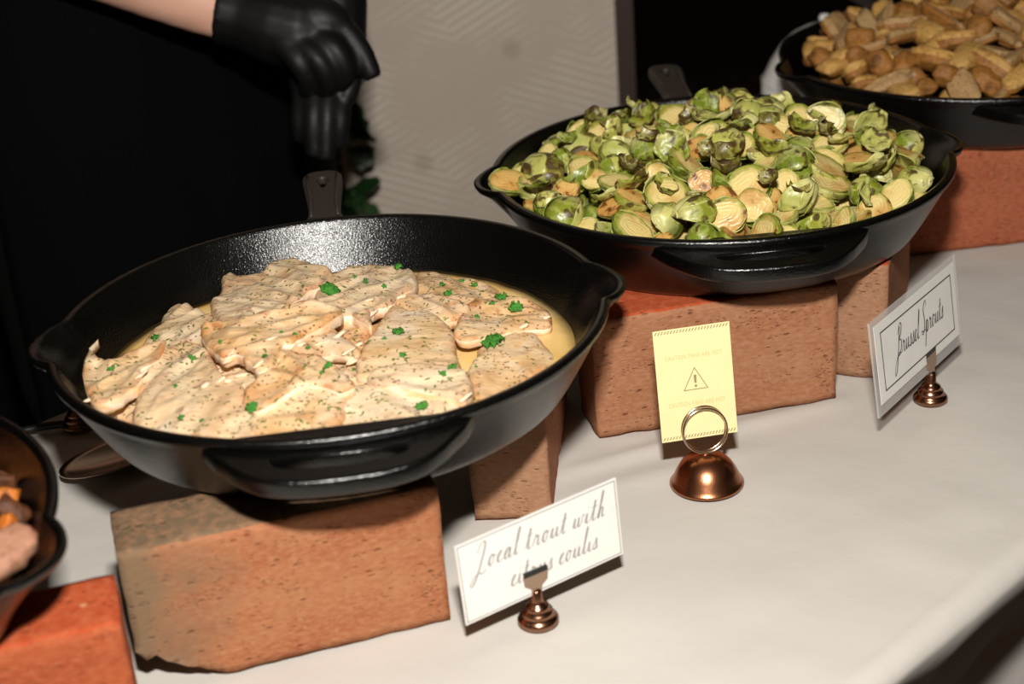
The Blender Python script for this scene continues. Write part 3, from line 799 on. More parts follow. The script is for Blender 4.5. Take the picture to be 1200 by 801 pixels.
def rot_up(kind, rnd):
    # cut face up towards viewer / rounded side up
    z = rnd.uniform(0, 2*PI)
    if kind in ('cream', 'brown', 'pale', 'char'):
        if rnd.random() < (.86 if kind != 'char' else .45): base = Euler((rnd.gauss(.25, .45), rnd.gauss(0, .35), 0))
        else: base = Euler((PI+rnd.gauss(0, .5), rnd.gauss(0, .4), 0))
    else: base = Euler((rnd.gauss(0, .6), rnd.gauss(0, .6), 0))
    tilt = Euler((rnd.gauss(.4, .2), 0, 0)).to_matrix()
    return (tilt @ (Matrix.Rotation(rnd.uniform(-1.2, 1.2) + (PI if rnd.random() < .5 else 0), 3, 'Z')) @ base.to_matrix()).to_euler()
low = poisson(90, .150, .026, rnd)
for x, y in low:
    k = rnd.choice(['cream', 'brown', 'whole', 'pale', 'char'])
    e = rot_up(k, rnd); tx = pose(k, e)+zone(x, y, True, .165)
    place(PROTO, 's', k, (P2.x+x, P2.y+y, heap2(x, y)-.024), e, rnd.uniform(.9, 1.15), SL[k]+tx, 'sprout', 'brussels sprouts: '+k+tx)
top = poisson(225, .164, .0192, rnd, 20000)
for x, y in top:
    k = rnd.choices(['cream', 'brown', 'pale', 'char', 'whole'], [36, 28, 20, 8, 8])[0]
    r = math.hypot(x, y); s = rnd.choice((.74, .86, .98, 1.08, 1.2))*rnd.uniform(.94, 1.06)*(.9 if r > .15 else 1)
    e = rot_up(k, rnd); tx = pose(k, e)+zone(x, y, False, .165)
    place(PROTO, 's', k, (P2.x+x, P2.y+y, heap2(x, y)+rnd.uniform(-.006, .008)), e, s, SL[k]+tx, 'sprout', 'brussels sprouts: '+k+tx)
for x, y in poisson(46, .160, .020, rnd, 8000):
    k = rnd.choices(['leafg', 'leafp', 'leafc'], [30, 36, 34])[0]
    place(PROTO, 's', k, (P2.x+x, P2.y+y, heap2(x, y)+rnd.uniform(.009, .017)), (rnd.gauss(.3, .6), rnd.gauss(0, .6), rnd.uniform(0, 6.28)), rnd.uniform(.7, 1.1), SL[k]+zone(x, y, False, .165), 'leaf', 'sprout leaves: '+k+zone(x, y, False, .165))
# the one sitting in the left pouring lip
q = at(596, 207, .163); place(PROTO, 's', 'brown', (q.x, q.y, .160), (.45, .1, .3), 1.05, 'halved browned brussels sprout resting in the pouring lip of its skillet', 'sprout')

# ------------------------------------------------------------------ roasted potatoes
def chunk(name, seed, dims, mats, split=True, pw=.55):
    rnd = random.Random(seed); n, m_ = 12, 18; vs, fs, mi = [], [], []
    for i in range(n+1):
        th = PI*i/n
        for j in range(m_):
            ph = 2*PI*j/m_
            d = Vector((math.sin(th)*math.cos(ph), math.sin(th)*math.sin(ph), math.cos(th)))
            e = Vector([math.copysign(abs(c)**pw, c) for c in d])
            k = 1+.30*N3(d.x, d.y, d.z+seed, 1.5)+.10*N3(d.x, d.y, d.z+seed, 4)
            vs.append((e.x*dims[0]*k, e.y*dims[1]*k, e.z*dims[2]*k))
    for i in range(n):
        for j in range(m_):
            fs.append((i*m_+j, (i+1)*m_+j, (i+1)*m_+(j+1) % m_, i*m_+(j+1) % m_)); mi.append(0 if (not split or i < n*.42) else 1)
    bm = bmesh.new(); me0 = bpy.data.meshes.new('t'); me0.from_pydata(vs, [], fs)
    for p, k in zip(me0.polygons, mi): p.material_index = k
    bm.from_mesh(me0); bmesh.ops.remove_doubles(bm, verts=bm.verts, dist=1e-6); bmesh.ops.recalc_face_normals(bm, faces=bm.faces)
    me = bpy.data.meshes.new(name); bm.to_mesh(me); bm.free(); bpy.data.meshes.remove(me0)
    for x in mats: me.materials.append(M[x])
    me.polygons.foreach_set('use_smooth', [True]*len(me.polygons))
    o = bpy.data.objects.new(name, me); C.objects.link(o); return o
FL = [chunk('trout_flake', 40+k, d_, ['trout_edge'], False, 1.) for k, d_ in enumerate(((.0050, .0022, .0014), (.0040, .0026, .0014), (.0062, .0015, .0012)))]
for k, (px, py, rz) in enumerate([(183,374,1.2),(186,366,.9),(206,351,.2),(420,404,.3),(412,424,.1),(318,397,.5),(105,468,.4),(266,424,.2),(436,368,1.),(303,427,.6),(352,404,.2),(396,394,.7),(258,446,.3),(432,352,.2),(545,466,.8),(470,348,.4),(640,372,.2),(165,440,.9),(283,440,.3),(268,446,.6),(378,402,.1),(612,383,.2),(240,452,.5),(408,412,.4)]):
    o = FL[k % 3] if k < 3 else FL[k % 3].copy()
    if k >= 3: C.objects.link(o)
    p, n = hit(px, py); o.location = p+n*.0002; o.rotation_euler = (random.uniform(-.3, .3), random.uniform(-.5, .1), rz); o.scale = (random.uniform(.7, 1.1),)*3
    tag(o, ('slim white shred of flaked trout on the fillets', 'blunt white flake of trout on the fillets', 'long thin white strand of trout on the fillets')[k % 3], 'fish flake', 'trout flakes %s' % ('shreds', 'blunt', 'strands')[k % 3])
POT = {
 'half': [chunk('potato_half', s, (.024, .014, .010), ['pot_flesh', 'pot_skin'], True, .68) for s in (1, 2)],
 'wedge': [chunk('potato_wedge', s, (.032, .0085, .008), ['pot_grey', 'pot_skin'], True, .5) for s in (3, 4)],
 'round': [chunk('roast_potato', s, (.017, .014, .012), ['pot_skin', 'pot_skin'], False, .85) for s in (5, 6)],
 'slab': [chunk('potato_slice', s, (.026, .017, .006), ['pot_grey', 'pot_skin'], True, .5) for s in (7,)],
}
PL = {'half': 'halved roasted potato with a golden cut face', 'wedge': 'long roasted potato wedge with pale speckled sides', 'round': 'small round browned potato in its skin', 'slab': 'flat pale roasted potato slice with a browned edge'}
rnd = random.Random(5)
def heap3(x, y): r = math.hypot(x, y)/.166; return .150+.040*(1-r*r)
for lay, (n, md, dz) in enumerate(((60, .034, -.020), (150, .0195, .0))):
    for x, y in poisson(n, (.142 if lay == 0 else .158), md, rnd, 12000):
        k = rnd.choices(['half', 'wedge', 'round', 'slab'], [40, 22, 25, 13])[0]
        place(POT, 'p', k, (P3.x+x, P3.y+y, heap3(x, y)+dz+rnd.uniform(-.004, .006)), (rnd.gauss(.3, .5), rnd.gauss(0, .4), rnd.uniform(0, 6.28)), rnd.uniform(.72, 1.08)*(.82 if math.hypot(x, y) > .145 else 1), PL[k]+zone(x, y, lay == 0, .16), 'potato', 'roasted potatoes: '+k+zone(x, y, lay == 0, .16))
# ------------------------------------------------------------------ dark roasted vegetables
VEG = {
 'orange': [chunk('roasted_carrot', 21, (.013, .011, .009), ['veg_orange'], False, .6)],
 'red': [chunk('roasted_pepper', 22, (.013, .010, .005), ['veg_red'], False, .6)],
 'brown': [chunk('roasted_mushroom', 23, (.014, .012, .010), ['veg_brown'], False, .7), chunk('roasted_mushroom', 24, (.017, .010, .008), ['veg_brown'], False, .6)],
}
VL = {'orange': 'orange roasted vegetable chunk', 'red': 'red roasted vegetable piece', 'brown': 'dark brown roasted chunk of vegetable'}
rnd = random.Random(9)
for n, md, dz in ((40, .034, -.012), (190, .0155, .0)):
    for x, y in poisson(n, .168, md, rnd, 12000):
        k = rnd.choices(['orange', 'red', 'brown'], [46, 12, 42])[0]
        r = math.hypot(x, y)/.16
        place(VEG, 'v', k, (P0.x+x, P0.y+y, .138+.018*(1-r*r)+dz+rnd.uniform(-.003, .005)), (rnd.gauss(0, .6), rnd.gauss(0, .6), rnd.uniform(0, 6.28)), rnd.uniform(.5, .85), VL[k]+zone(x, y, dz < 0, .165), 'vegetable', 'roasted vegetables: '+k+zone(x, y, dz < 0, .165))
q = at(-8, 655, .152)
ms = chunk('meat_slice', 31, (.024, .013, .006), ['meat'], False, .55); ms.location = q; ms.rotation_euler = (.25, -.1, .9)
tag(ms, 'pale pink slice of roast meat lying on the dark vegetables', 'meat')

# ------------------------------------------------------------------ lettering helpers
GL = {
 'r': (.95, [[(0,.1),(.25,.8),(.3,1.05),(.38,.85),(.58,.9),(.6,.6),(.58,.2),(.72,.02),(.95,.15)]]),
 'u': (1.05, [[(0,.1),(.2,.95),(.2,.3),(.35,.02),(.6,.25),(.75,.95),(.74,.3),(.85,.03),(1.05,.15)]]),
 's': (.7, [[(0,.1),(.3,.7),(.42,1.05),(.46,.7),(.52,.25),(.32,0),(.1,.1),(.35,0),(.7,.15)]]),
 'e': (.7, [[(0,.1),(.32,.4),(.48,.8),(.35,1),(.16,.7),(.14,.25),(.34,0),(.7,.2)]]),
 'l': (.6, [[(0,.1),(.35,1.2),(.52,2.3),(.40,2.45),(.28,1.6),(.24,.3),(.38,0),(.6,.15)]]),
 'o': (.85, [[(0,.2),(.2,.8),(.45,1),(.2,.85),(.12,.4),(.3,0),(.52,.2),(.58,.7),(.45,1),(.6,.84),(.85,.85)]]),
 'p': (.85, [[(0,.2),(.26,1.05),(.2,0),(.08,-1.2)], [(.2,.5),(.42,1),(.62,.7),(.55,.2),(.3,.05),(.6,0),(.85,.15)]]),
 't': (.7, [[(0,.1),(.3,1.2),(.38,1.9),(.3,.4),(.42,0),(.7,.15)], [(.02,1.25),(.68,1.35)]]),
 'c': (.7, [[(0,.2),(.48,.9),(.35,1),(.12,.6),(.2,.1),(.4,0),(.7,.2)]]),
 'a': (.95, [[(0,.2),(.55,.9),(.35,1),(.1,.6),(.15,.1),(.35,.05),(.6,.5),(.66,.95),(.62,.2),(.75,0),(.95,.15)]]),
 'w': (1.3, [[(0,.1),(.2,.95),(.2,.2),(.4,0),(.6,.3),(.66,.9),(.66,.2),(.85,0),(1.05,.4),(1.1,.95),(1.3,.85)]]),
 'i': (.55, [[(0,.1),(.2,.95),(.2,.25),(.33,0),(.55,.15)], [(.26,1.4),(.3,1.5)]]),
 'h': (.95, [[(0,.1),(.35,1.3),(.46,2.3),(.33,2.3),(.2,0),(.32,.7),(.5,.95),(.6,.7),(.6,.2),(.74,0),(.95,.15)]]),
 'B': (1.25, [[(.42,2.5),(.36,1.2),(.2,0),(-.05,-1.1),(-.45,-1.5),(-.55,-1.0),(-.2,-.3),(.3,.15),(.7,.3)], [(.0,1.9),(.5,2.7),(.95,2.5),(.85,1.8),(.42,1.35),(.95,1.25),(1.05,.6),(.65,.05),(.2,.05),(.9,.1),(1.25,.15)]]),
 'S': (1.15, [[(1.15,2.3),(1.05,2.8),(.65,2.7),(.45,2.1),(.7,1.5),(.9,.9),(.75,.2),(.4,0),(.1,.35),(.5,.25),(1.15,.25)]]),
 'L': (1.35, [[(.1,1.7),(.35,2.4),(.75,2.6),(.9,2.1),(.72,1.0),(.42,-.3),(.0,-1.2),(-.3,-1.1),(.0,-.5),(.5,-.25),(1.0,-.4),(1.3,-.1)]]),
 ' ': (.55, []),
}
def script(text, h, slant=.28, width=.10, track=0.):
    x = 0; strokes = []
    for ch in text:
        adv, ss = GL[ch]
        for s in ss: strokes.append([((x+px+slant*py), py) for px, py in s])
        x += adv+track
    vs, fs = [], []
    for s in strokes:
        c = crom([(a, b, 0) for a, b in s], 6)
        b0 = len(vs)
        for i, p in enumerate(c):
            d = (c[min(i+1, len(c)-1)]-c[max(i-1, 0)]); d = d.normalized() if d.length > 1e-9 else Vector((1, 0, 0))
            w_ = width*(.55+.75*max(0, -d.y if True else 0)+.2*abs(d.y))/2
            nrm = Vector((-d.y, d.x, 0))*w_
            vs += [(p+nrm)*h, (p-nrm)*h]
        for i in range(len(c)-1): fs.append((b0+2*i, b0+2*i+1, b0+2*i+3, b0+2*i+2))
    return vs, fs, x*h
def card_frame(base, s, yaw, tilt, roll, z0):
    e = Vector((math.cos(yaw), math.sin(yaw), 0)); n = Vector((-math.sin(yaw), math.cos(yaw), 0)); up = Vector((0, 0, 1))
    u2 = up*math.cos(tilt)+n*math.sin(tilt)
    ex = e*math.cos(roll)+u2*math.sin(roll); ey = u2*math.cos(roll)-e*math.sin(roll); ez = ex.cross(ey)
    m = Matrix((ex, ey, ez)).transposed().to_4x4(); m.translation = Vector((base[0], base[1], z0))+e*s
    return m            # local x along the card, y up, z towards the reader
def frame_lines(x0, x1, y0, y1, t_, z):
    return join(box(x0, x1, y0, y0+t_, z, z+.0001), box(x0, x1, y1-t_, y1, z, z+.0001), box(x0, x0+t_, y0, y1, z, z+.0001), box(x1-t_, x1, y0, y1, z, z+.0001))
def card_stand(x, y, yaw, lean, ztop, label):
    r = empty('card_holder', (x, y, 0), yaw)
    v, f = lathe([(0, 0), (.0125, 0), (.0134, .0012), (.0134, .0030), (.0122, .0048), (.0100, .0062), (.0104, .0072), (.0098, .0090), (.0076, .0104), (.0080, .0114), (.0072, .0130), (.0052, .0142), (.0046, .0152), (.0040, .0165), (.0036, .0235), (.0028, .0245), (0, .0247)], 36)
    mesh('base', v, f, 'copper_dark', r)
    for s in (-1, 1):
        zz = [(.0225, .0034), (.0270, .0042), (.0300, .0086), (ztop-.0022, .0094), (ztop, .0086)]
        vs_, fs_ = [], []
        for z, hw in zz:
            for px, py in ((-hw, -.0004), (hw, -.0004), (hw, .0004), (-hw, .0004)): vs_.append((px, py+s*.0011+(z-.0225)*math.tan(lean), z))
        for k in range(len(zz)-1):
            for q_ in range(4): fs_.append((k*4+q_, k*4+(q_+1) % 4, k*4+4+(q_+1) % 4, k*4+4+q_))
        fs_ += [(3, 2, 1, 0), tuple(len(zz)*4-4+q_ for q_ in range(4))]
        jaw = mesh('clip_jaw', vs_, fs_, 'clip', r, smooth=False)
        y_ = s*.0011+(ztop-.0225)*math.tan(lean)
        mesh('grip', *box(-.0088, .0088, y_-.0009, y_+.0009, ztop-.0028, ztop+.0006), 'black_rubber', jaw, smooth=False)
    return tag(r, label, 'card holder', 'copper card holders')
# trout card
T = (.003, .853); yawT, tiltT = .5428, .033
m = card_frame(T, .0078, yawT, tiltT, .0298, .0217)
Wt, Ht = .1216, .0569
r = empty('name_card'); r.matrix_world = m
mesh('card', *box(-Wt/2, Wt/2, 0, Ht, -.0005, .0005), 'paper', r, smooth=False)
v, f = frame_lines(-Wt/2+.0012, Wt/2-.0012, .0012, Ht-.0012, .0007, .00055); mesh('border_line', v, f, 'ink_grey', r, smooth=False)
for txt, x, y, h in (('Local trout with', -.050, .0340, .0072), ('citrus coulis', -.026, .0130, .0072)):
    v, f, wd = script(txt, h, .3, .13, .12)
    k = (.100 if 'L' in txt else .068)/wd
    o = mesh('lettering', [(px*k, py, 0) for px, py, pz in v], f, 'ink_grey', r, smooth=False); o.location = (x, y, .00075)
tag(r, 'white name card lettered for the local trout', 'name card', 'white name cards')
card_stand(T[0], T[1], yawT, tiltT, .039, 'stepped copper card holder in front of the chipped brick')
# brussels card
Bc = (.327, 1.115); yawB, tiltB = .90, .138
m = card_frame(Bc, -.0177, yawB, tiltB, -.0078, .0266)
Wb, Hb = .1564, .075
r = empty('name_card'); r.matrix_world = m
mesh('plastic_sleeve', *box(-Wb/2, Wb/2, 0, Hb, -.0012, .0004), 'plastic', r, smooth=False)
mesh('card', *box(-Wb/2+.005, Wb/2-.005, .0085, Hb-.0045, .0005, .0008), 'paper', r, smooth=False)
v, f = frame_lines(-Wb/2+.014, Wb/2-.013, .0160, Hb-.0120, .0010, .00085); mesh('border_line', v, f, 'ink', r, smooth=False)
v, f, wd = script('Brussel Sprouts', .0088, .3, .13, .02); k = .086/wd
o = mesh('lettering', [(px*k, py, 0) for px, py, pz in v], f, 'ink', r, smooth=False); o.location = (-.040, .0340, .00095)
tag(r, 'white name card lettered Brussel Sprouts in a clear sleeve', 'name card', 'white name cards')
card_stand(Bc[0], Bc[1], yawB, tiltB, .0425, 'stepped copper card holder of the sprouts name card')
q = at(92, 499, 0)
card_stand(q.x, q.y, .7, 0, .032, 'stepped copper card holder behind the trout skillet without a card')
# bell holder with the caution card
Bb = (.1345, 1.0125)
r = empty('bell_card_holder', (Bb[0], Bb[1], 0), .1487)
v, f = lathe([(.0255, .0006), (.0268, 0), (.0272, .0012), (.0262, .0024), (.0246, .0050), (.0226, .0100), (.0192, .0158), (.0145, .0206), (.0085, .0235), (.0040, .0243), (.0034, .0255), (0, .0256)], 64)
mesh('bell_base', v, f, 'copper', r)
def ring(yo, tl_):
    vs, fs = [], []; n, k = 56, 10; R_ = .0163
    for i in range(n):
        a = 2*PI*i/n
        for j in range(k):
            b = 2*PI*j/k; rr_ = R_+.0010*math.cos(b); vs.append((rr_*math.cos(a), yo+.0014*math.sin(b) + (rr_*math.sin(a)+R_)*math.tan(tl_), .0425+rr_*math.sin(a)))
    for i in range(n):
        for j in range(k): fs.append((i*k+j, ((i+1) % n)*k+j, ((i+1) % n)*k+(j+1) % k, i*k+(j+1) % k))
    return vs, fs
for yo in (-.0020, .0020): mesh('ring', *ring(yo, .2), 'steel', r)
tag(r, 'domed copper card holder with ring clip holding the caution card', 'card holder')
m = card_frame((.134, 1.015), -.0033, .1487, .2049, .0007, .0364)
m.translation += Vector((0, .0010, 0))
Wc, Hc = .0568, .0828
r = empty('caution_card'); r.matrix_world = m
mesh('card', *box(-Wc/2, Wc/2, 0, Hc, -.0002, .0002), 'yellow', r, smooth=False)
for y0 in (.0012, Hc-.0032):
    n = 24; parts = []
    for i in range(n):
        x = -Wc/2+.001+(Wc-.002)*i/n
        parts.append(([(x, y0, .0003), (x+.0009, y0, .0003), (x+.0022, y0+.0022, .0003), (x+.0013, y0+.0022, .0003)], [(0, 1, 2, 3)]))
    mesh('hazard_stripe', *join(*parts), 'ink_stripe', r, smooth=False)['kind'] = 'stuff'
def font(txt, size, mat, parent, x, y, z):
    cu = bpy.data.curves.new('text', 'FONT'); cu.body = txt; cu.size = size; cu.align_x = 'CENTER'; cu.space_character = 1.15
    o = bpy.data.objects.new('t', cu); C.objects.link(o); dg = bpy.context.evaluated_depsgraph_get(); dg.update()
    me = bpy.data.meshes.new_from_object(o.evaluated_get(dg)); bpy.data.objects.remove(o)
    me.materials.clear(); me.materials.append(M[mat]); me.name = 'lettering'
    w_ = bpy.data.objects.new('lettering', me); C.objects.link(w_); w_.parent = parent; w_.location = (x, y, z); return w_
for y in (.0600, .0250):
    o = font('CAUTION PANS ARE HOT', .0046, 'ink_pale', r, 0, y, .0004); o.scale = (.70, 1, 1)
tri = [(-.0088, .0365), (.0088, .0365), (0, .0525)]
parts = []
for i in range(3):
    a, b = Vector((*tri[i], 0)), Vector((*tri[(i+1) % 3], 0)); d = (b-a).normalized(); n = Vector((-d.y, d.x, 0))*.0003
    parts.append(([a+n-d*.0003, b+n+d*.0003, b-n+d*.0003, a-n-d*.0003], [(3, 2, 1, 0)]))
parts.append(([(-.0011, .0472, 0), (-.0008, .0412, 0), (.0008, .0412, 0), (.0011, .0472, 0)], [(0, 1, 2, 3)]))
parts.append(([(.0010*math.cos(a), .0390+.0010*math.sin(a), 0) for a in [2*PI*k/12 for k in range(12)]], [tuple(range(12))]))
v, f = join(*parts); mesh('warning_triangle', v, f, 'ink_stripe', r, smooth=False).location = (0, 0, .0004)
tag(r, 'yellow card with a warning triangle reading caution pans are hot', 'caution card')

# ------------------------------------------------------------------ serving spoon, cord, white shape added for a reflection
a_ = at(96, 562, 0)
sp = empty('serving_spoon', (a_.x, a_.y, 0), math.radians(38))
vs, fs = [], []
n, m_ = 28, 8
for q in range(m_+1):
    for i in range(n):
        t_ = 2*PI*i/n; k = q/m_; vs.append((.036+.052*k*math.cos(t_), .026*k*math.sin(t_), .002+.009*k*k))
for q in range(m_):
    for i in range(n): fs.append((q*n+i, (q+1)*n+i, (q+1)*n+(i+1) % n, q*n+(i+1) % n))
k = len(vs); vs += [(x, y, z-.0016) for x, y, z in vs]; fs += [tuple(j+k for j in f_[::-1]) for f_ in fs]
fs += [(m_*n+i, m_*n+(i+1) % n, m_*n+(i+1) % n+k, m_*n+i+k)[::-1] for i in range(n)]
mesh('spoon_bowl', vs, fs, 'spoon', sp)
v, f = tube([(.084, 0, .010), (.10, 0, .014), (.15, 0, .018), (.21, 0, .014), (.27, 0, .006)], [.006, .0045, .005, .007, .006], 10, .45)
mesh('spoon_handle', v, f, 'spoon', sp)
tag(sp, 'metal serving spoon lying in the shadow behind the trout skillet', 'spoon')
pts = [at(18, 508, .004), at(34, 503, .004), at(55, 499, .004), at(80, 497, .004), at(130, 500, .004), at(180, 485, .004)]
v, f = tube(crom(pts, 6), .0035, 8); tag(mesh('cord', v, f, 'black_rubber'), 'thin black cord lying at the back edge of the table', 'cord')
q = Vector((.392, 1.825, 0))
r = empty('reflection_stand_in', q)  # added pot-like shape, stands in for a bright reflection beside the potato skillet
v, f = lathe([(0, 0), (.060, 0), (.068, .006), (.073, .030), (.073, .064), (.0705, .065), (.069, .060), (0, .060)], 64); mesh('stand_in_body', v, f, 'reflection_white', r)
v, f = lathe([(.0735, .065), (.0735, .0685), (.070, .072), (.062, .090), (.050, .108), (.036, .121), (.020, .129), (.008, .132), (.005, .134), (.007, .138), (.005, .142), (0, .143)], 64); mesh('stand_in_top', v, f, 'reflection_white', r)
tag(r, 'white pot-shaped stand-in added for a bright reflection behind the potato skillet', 'pot')

# ------------------------------------------------------------------ the cook behind the table
def evalmesh(o, name):
    dg = bpy.context.evaluated_depsgraph_get(); dg.update()
    me = bpy.data.meshes.new_from_object(o.evaluated_get(dg)); me.name = name; old = o.data
    o.modifiers.clear(); o.data = me; bpy.data.meshes.remove(old); return o
def loft(rings, n=28):       # rings: (centre, rx dir vec, ry dir vec) -> ellipses
    vs, fs = [], []
    for c, a, b in rings:
        for k in range(n): t_ = 2*PI*k/n; vs.append(c+a*math.cos(t_)+b*math.sin(t_))
    for i in range(len(rings)-1):
        for k in range(n): fs.append((i*n+k, i*n+(k+1) % n, (i+1)*n+(k+1) % n, (i+1)*n+k))
    fs.append(tuple(range(n))[::-1]); fs.append(tuple(range((len(rings)-1)*n, len(rings)*n)))
    return vs, fs
BC = Vector((-.414, 1.785, 0))             # body axis
FA = (-NN)                                 # facing the table
SD = E2                                    # towards image right
def bp(s, f, z): return BC + SD*s + FA*f + Vector((0, 0, z))
def ringz(z, rx, ry, f=0., s=0.): return (bp(s, f, z), SD*rx, FA*ry)
torso = loft([ringz(.74, .10, .07), ringz(.70, .19, .095), ringz(.60, .205, .12), ringz(.45, .20, .135), ringz(.30, .185, .13), ringz(.15, .195, .135), ringz(.05, .21, .14), ringz(-.06, .20, .13), ringz(-.12, .16, .11)])
legs = [loft([ringz(-.02, .105, .115, 0, s*.095), ringz(-.20, .095, .10, .0, s*.10), ringz(-.34, .068, .075, .01, s*.10), ringz(-.52, .062, .065, -.005, s*.10), ringz(-.68, .045, .05, -.01, s*.10), ringz(-.755, .042, .05, -.01, s*.10)]) for s in (-1, 1)]
feet = [loft([(bp(s*.10, -.06, ZF+.045), SD*.035, Vector((0, 0, .042))), (bp(s*.10, .02, ZF+.045), SD*.042, Vector((0, 0, .043))), (bp(s*.105, .12, ZF+.032), SD*.046, Vector((0, 0, .030))), (bp(s*.105, .19, ZF+.022), SD*.034, Vector((0, 0, .020)))]) for s in (-1, 1)]
neck = loft([ringz(.70, .065, .06), ringz(.82, .056, .058, .015)])
head = loft([ringz(.79, .03, .04, .03), ringz(.81, .055, .075, .03), ringz(.85, .068, .092, .025), ringz(.90, .075, .098, .015), ringz(.95, .077, .10, .01), ringz(1.0, .066, .085, .0), ringz(1.03, .04, .05, -.005), ringz(1.04, .01, .015, -.005)])
nose = loft([(bp(0, .11, .925), SD*.006, Vector((0, 0, .006))), (bp(0, .128, .893), SD*.013, Vector((0, 0, .010))), (bp(0, .11, .880), SD*.012, Vector((0, 0, .008)))])
ears = [loft([(bp(s*.074, .005, .90), FA*.015, Vector((0, 0, .030))), (bp(s*.090, -.004, .905), FA*.014, Vector((0, 0, .028)))]) for s in (-1, 1)]
DA = 1.560                                   # depth of the forearms along the view axis
wr1 = atd(262, 12, DA); el1 = atd(-85, -135, DA-.08); sh1 = bp(-.20, 0, .64)
wr2 = atd(392, -14, DA+.03); el2 = bp(.275, .02, .34); sh2 = bp(.20, 0, .64)
def limb(pts, rad, n=16): return tube(crom(pts, 5), [r for r in [rad[i]+(rad[i+1]-rad[i])*k/5 for i in range(len(rad)-1) for k in range(5)]+[rad[-1]]], n)
arms = [limb([sh1, (sh1+el1)/2, el1, el1.lerp(wr1, .4), wr1, wr1.lerp(atd(300, 22, DA), .6)], [.062, .054, .046, .046, .031, .028]),
        limb([sh2, (sh2+el2)/2, el2, el2.lerp(wr2, .4), wr2], [.062, .052, .045, .044, .030])]
v, f = join(torso, *legs, *feet, neck, head, nose, *ears, *arms)
body = mesh('person', v, f, 'black_fabric')
rm = body.modifiers.new('r', 'REMESH'); rm.mode = 'VOXEL'; rm.voxel_size = .010; rm.use_smooth_shade = True
sm_ = body.modifiers.new('s', 'SMOOTH'); sm_.factor = .5; sm_.iterations = 4
evalmesh(body, 'person'); me = body.data; me.materials.clear(); me.materials.append(M['black_fabric']); me.materials.append(M['skin'])
def near_seg(p, a, b): ab = b-a; t_ = max(0, min(1, (p-a).dot(ab)/ab.length_squared)); return (p-a-ab*t_).length
for p in me.polygons:
    c = p.center
    if c.z > .76 or near_seg(c, el1.lerp(wr1, .12), wr1) < .055 or near_seg(c, el2.lerp(wr2, .1), wr2) < .05: p.material_index = 1
    p.use_smooth = True
tag(body, 'cook in a black apron and black gloves standing behind the trout skillet', 'person')
ap = []
for z, wdt, off in ((.52, .11, .150), (.40, .155, .150), (.28, .195, .150), (.15, .215, .158), (.0, .218, .165), (-.2, .215, .165), (-.42, .215, .165)):
    row = []
    for k in range(17):
        t_ = -1+k/8; s = wdt*t_; f_ = off*math.sqrt(max(.05, 1-(abs(t_)*.93)**2.2))+.012+.004*math.sin(t_*14+z*6)
        row.append(bp(s, f_, z))
    ap.append(row)
vs = [p for r_ in ap for p in r_]; fs = [(i*17+k, i*17+k+1, (i+1)*17+k+1, (i+1)*17+k) for i in range(6) for k in range(16)]
o = mesh('apron', vs, fs, 'apron', body); md = o.modifiers.new('s', 'SUBSURF'); md.levels = md.render_levels = 2
md = o.modifiers.new('t', 'SOLIDIFY'); md.thickness = .003
v, f = loft([ringz(.93, .079, .078, -.03), ringz(.97, .081, .10, -.005), ringz(1.01, .070, .09, -.005), ringz(1.045, .042, .055, -.008), ringz(1.055, .01, .01, -.008)]); mesh('hair', v, f, 'hair', body)
for s in (-1, 1):
    v, f = lathe([(0, .006), (.006, .004), (.009, 0), (.006, -.004), (0, -.006)], 14); o = mesh('eye', v, f, 'hair', body); o.location = bp(s*.032, .100, .915)
v, f = tube([bp(-.022, .112, .858), bp(0, .121, .856), bp(.022, .112, .858)], .004, 8); mesh('mouth', v, f, 'skin', body)
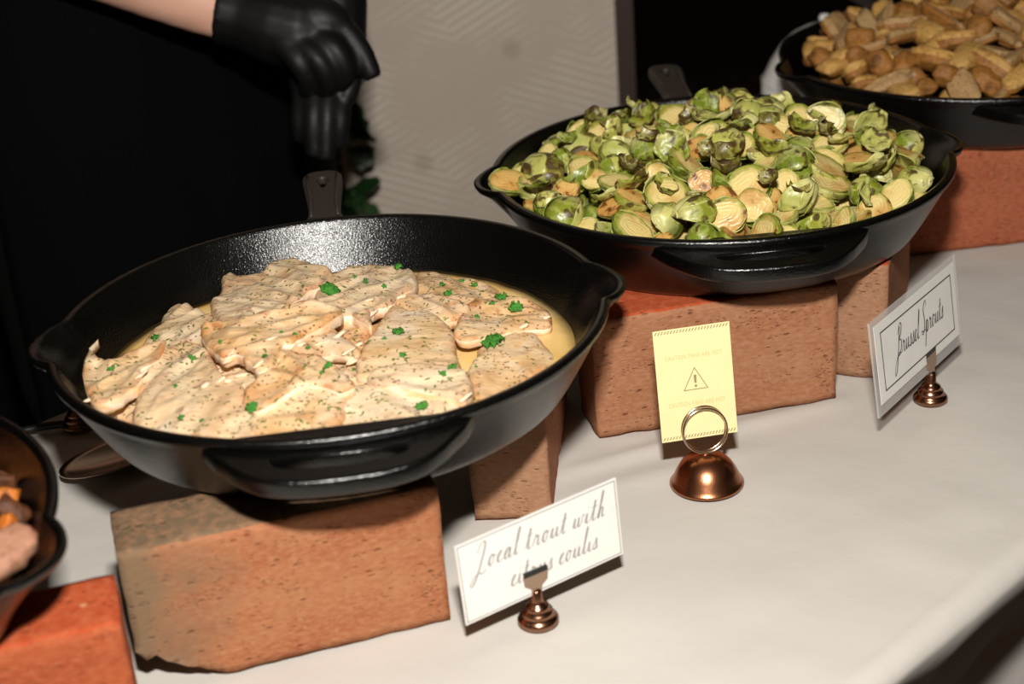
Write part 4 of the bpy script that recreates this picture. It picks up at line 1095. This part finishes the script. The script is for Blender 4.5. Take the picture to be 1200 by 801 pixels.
# gloves: palm + five fingers each, fused with a voxel remesh
def glove(parts, name):
    v, f = join(*parts); o = mesh(name, v, f, 'glove', body)
    rm = o.modifiers.new('r', 'REMESH'); rm.mode = 'VOXEL'; rm.voxel_size = .0032; rm.use_smooth_shade = True
    s_ = o.modifiers.new('s', 'SMOOTH'); s_.factor = .5; s_.iterations = 3
    evalmesh(o, name); o.data.materials.clear(); o.data.materials.append(M['glove'])
    o.data.polygons.foreach_set('use_smooth', [True]*len(o.data.polygons)); return o
D = DA
A = lambda x, y, d=0.: atd(x, y, D+d)
g1 = [limb([A(258, 12), A(285, 18), A(320, 28), A(355, 36), A(385, 40)], [.0345, .0335, .040, .041, .030]),
      limb([A(340, 15, .0), A(372, 22, -.012), A(392, 30, -.012), A(402, 45, -.01)], [.020, .024, .020, .012]),
      limb([A(378, 22, -.012), A(404, 36, -.014), A(424, 62, -.012), A(438, 92, -.008)], [.0140, .0125, .0115, .0095]),     # index along the wrist
      limb([A(370, 45, -.02), A(392, 58, -.026), A(404, 82, -.018), A(398, 100, .0)], [.0135, .0125, .0115, .0095]),
      limb([A(350, 52, -.024), A(372, 70, -.03), A(384, 92, -.02), A(380, 108, .0)], [.0130, .0120, .0110, .0092]),
      limb([A(330, 52, -.022), A(350, 74, -.028), A(360, 94, -.018), A(358, 108, .0)], [.0120, .0110, .0100, .0085]),
      limb([A(318, 20, .02), A(345, -5, .03), A(372, -14, .02), A(398, -8, .0)], [.0165, .0145, .0125, .0100])]
glove(g1, 'glove')
g2 = [limb([wr2.lerp(el2, .12), wr2, A(388, 40, .03), A(382, 82, .025), A(376, 112, .02)], [.033, .0325, .036, .038, .030])]
for (x0, x1, x2, y2, d) in ((398, 399, 396, 172, .012), (384, 383, 382, 187, .006), (368, 367, 368, 184, .008), (355, 352, 354, 166, .014)):
    g2.append(limb([A(x0-4, 92, .02), A(x0, 112, d), A(x1, 142, d-.006), A(x2, y2, d+.002)], [.0125, .0115, .0105, .0085]))
g2.append(limb([A(395, 45, .02), A(408, 70, .012), A(410, 98, .008), A(404, 118, .008)], [.016, .0135, .0120, .0095]))
glove(g2, 'glove')

# ------------------------------------------------------------------ potted shrub behind the cook
pr = Vector((-.222, 2.095, ZF))
root = empty('potted_shrub', pr)
v, f = lathe([(0, 0), (.045, 0), (.05, .25), (.054, .27), (.054, .29), (.047, .29), (.043, .26), (0, .25)], 40); mesh('pot', v, f, 'pot', root)
rnd = random.Random(3)
for k in range(5):
    a = rnd.uniform(0, 6.28); v, f = tube(crom([(0, 0, .25), (.03*math.cos(a), .03*math.sin(a), .55), (.04*math.cos(a), .03*math.sin(a), .85), (.05*math.cos(a), .04*math.sin(a), 1.15)], 5), .006, 7); mesh('stem', v, f, 'stem', root)
lv = leaf_obj('leaf', 40, 'leaf', .026, .2)
first = True
for k in range(150):
    o = lv if first else lv.copy()
    if not first: C.objects.link(o)
    first = False; o.parent = root
    a = rnd.uniform(0, 6.28); r_ = .045*math.sqrt(rnd.random()); z = rnd.uniform(.42, 1.22)
    o.location = (r_*math.cos(a), min(.05, r_*math.sin(a)), z); o.rotation_euler = (rnd.gauss(0, .7), rnd.gauss(.3, .6), a); o.scale = (rnd.uniform(.6, .9),)*3
tag(root, 'leafy green potted shrub standing between the cook and the wall', 'plant')
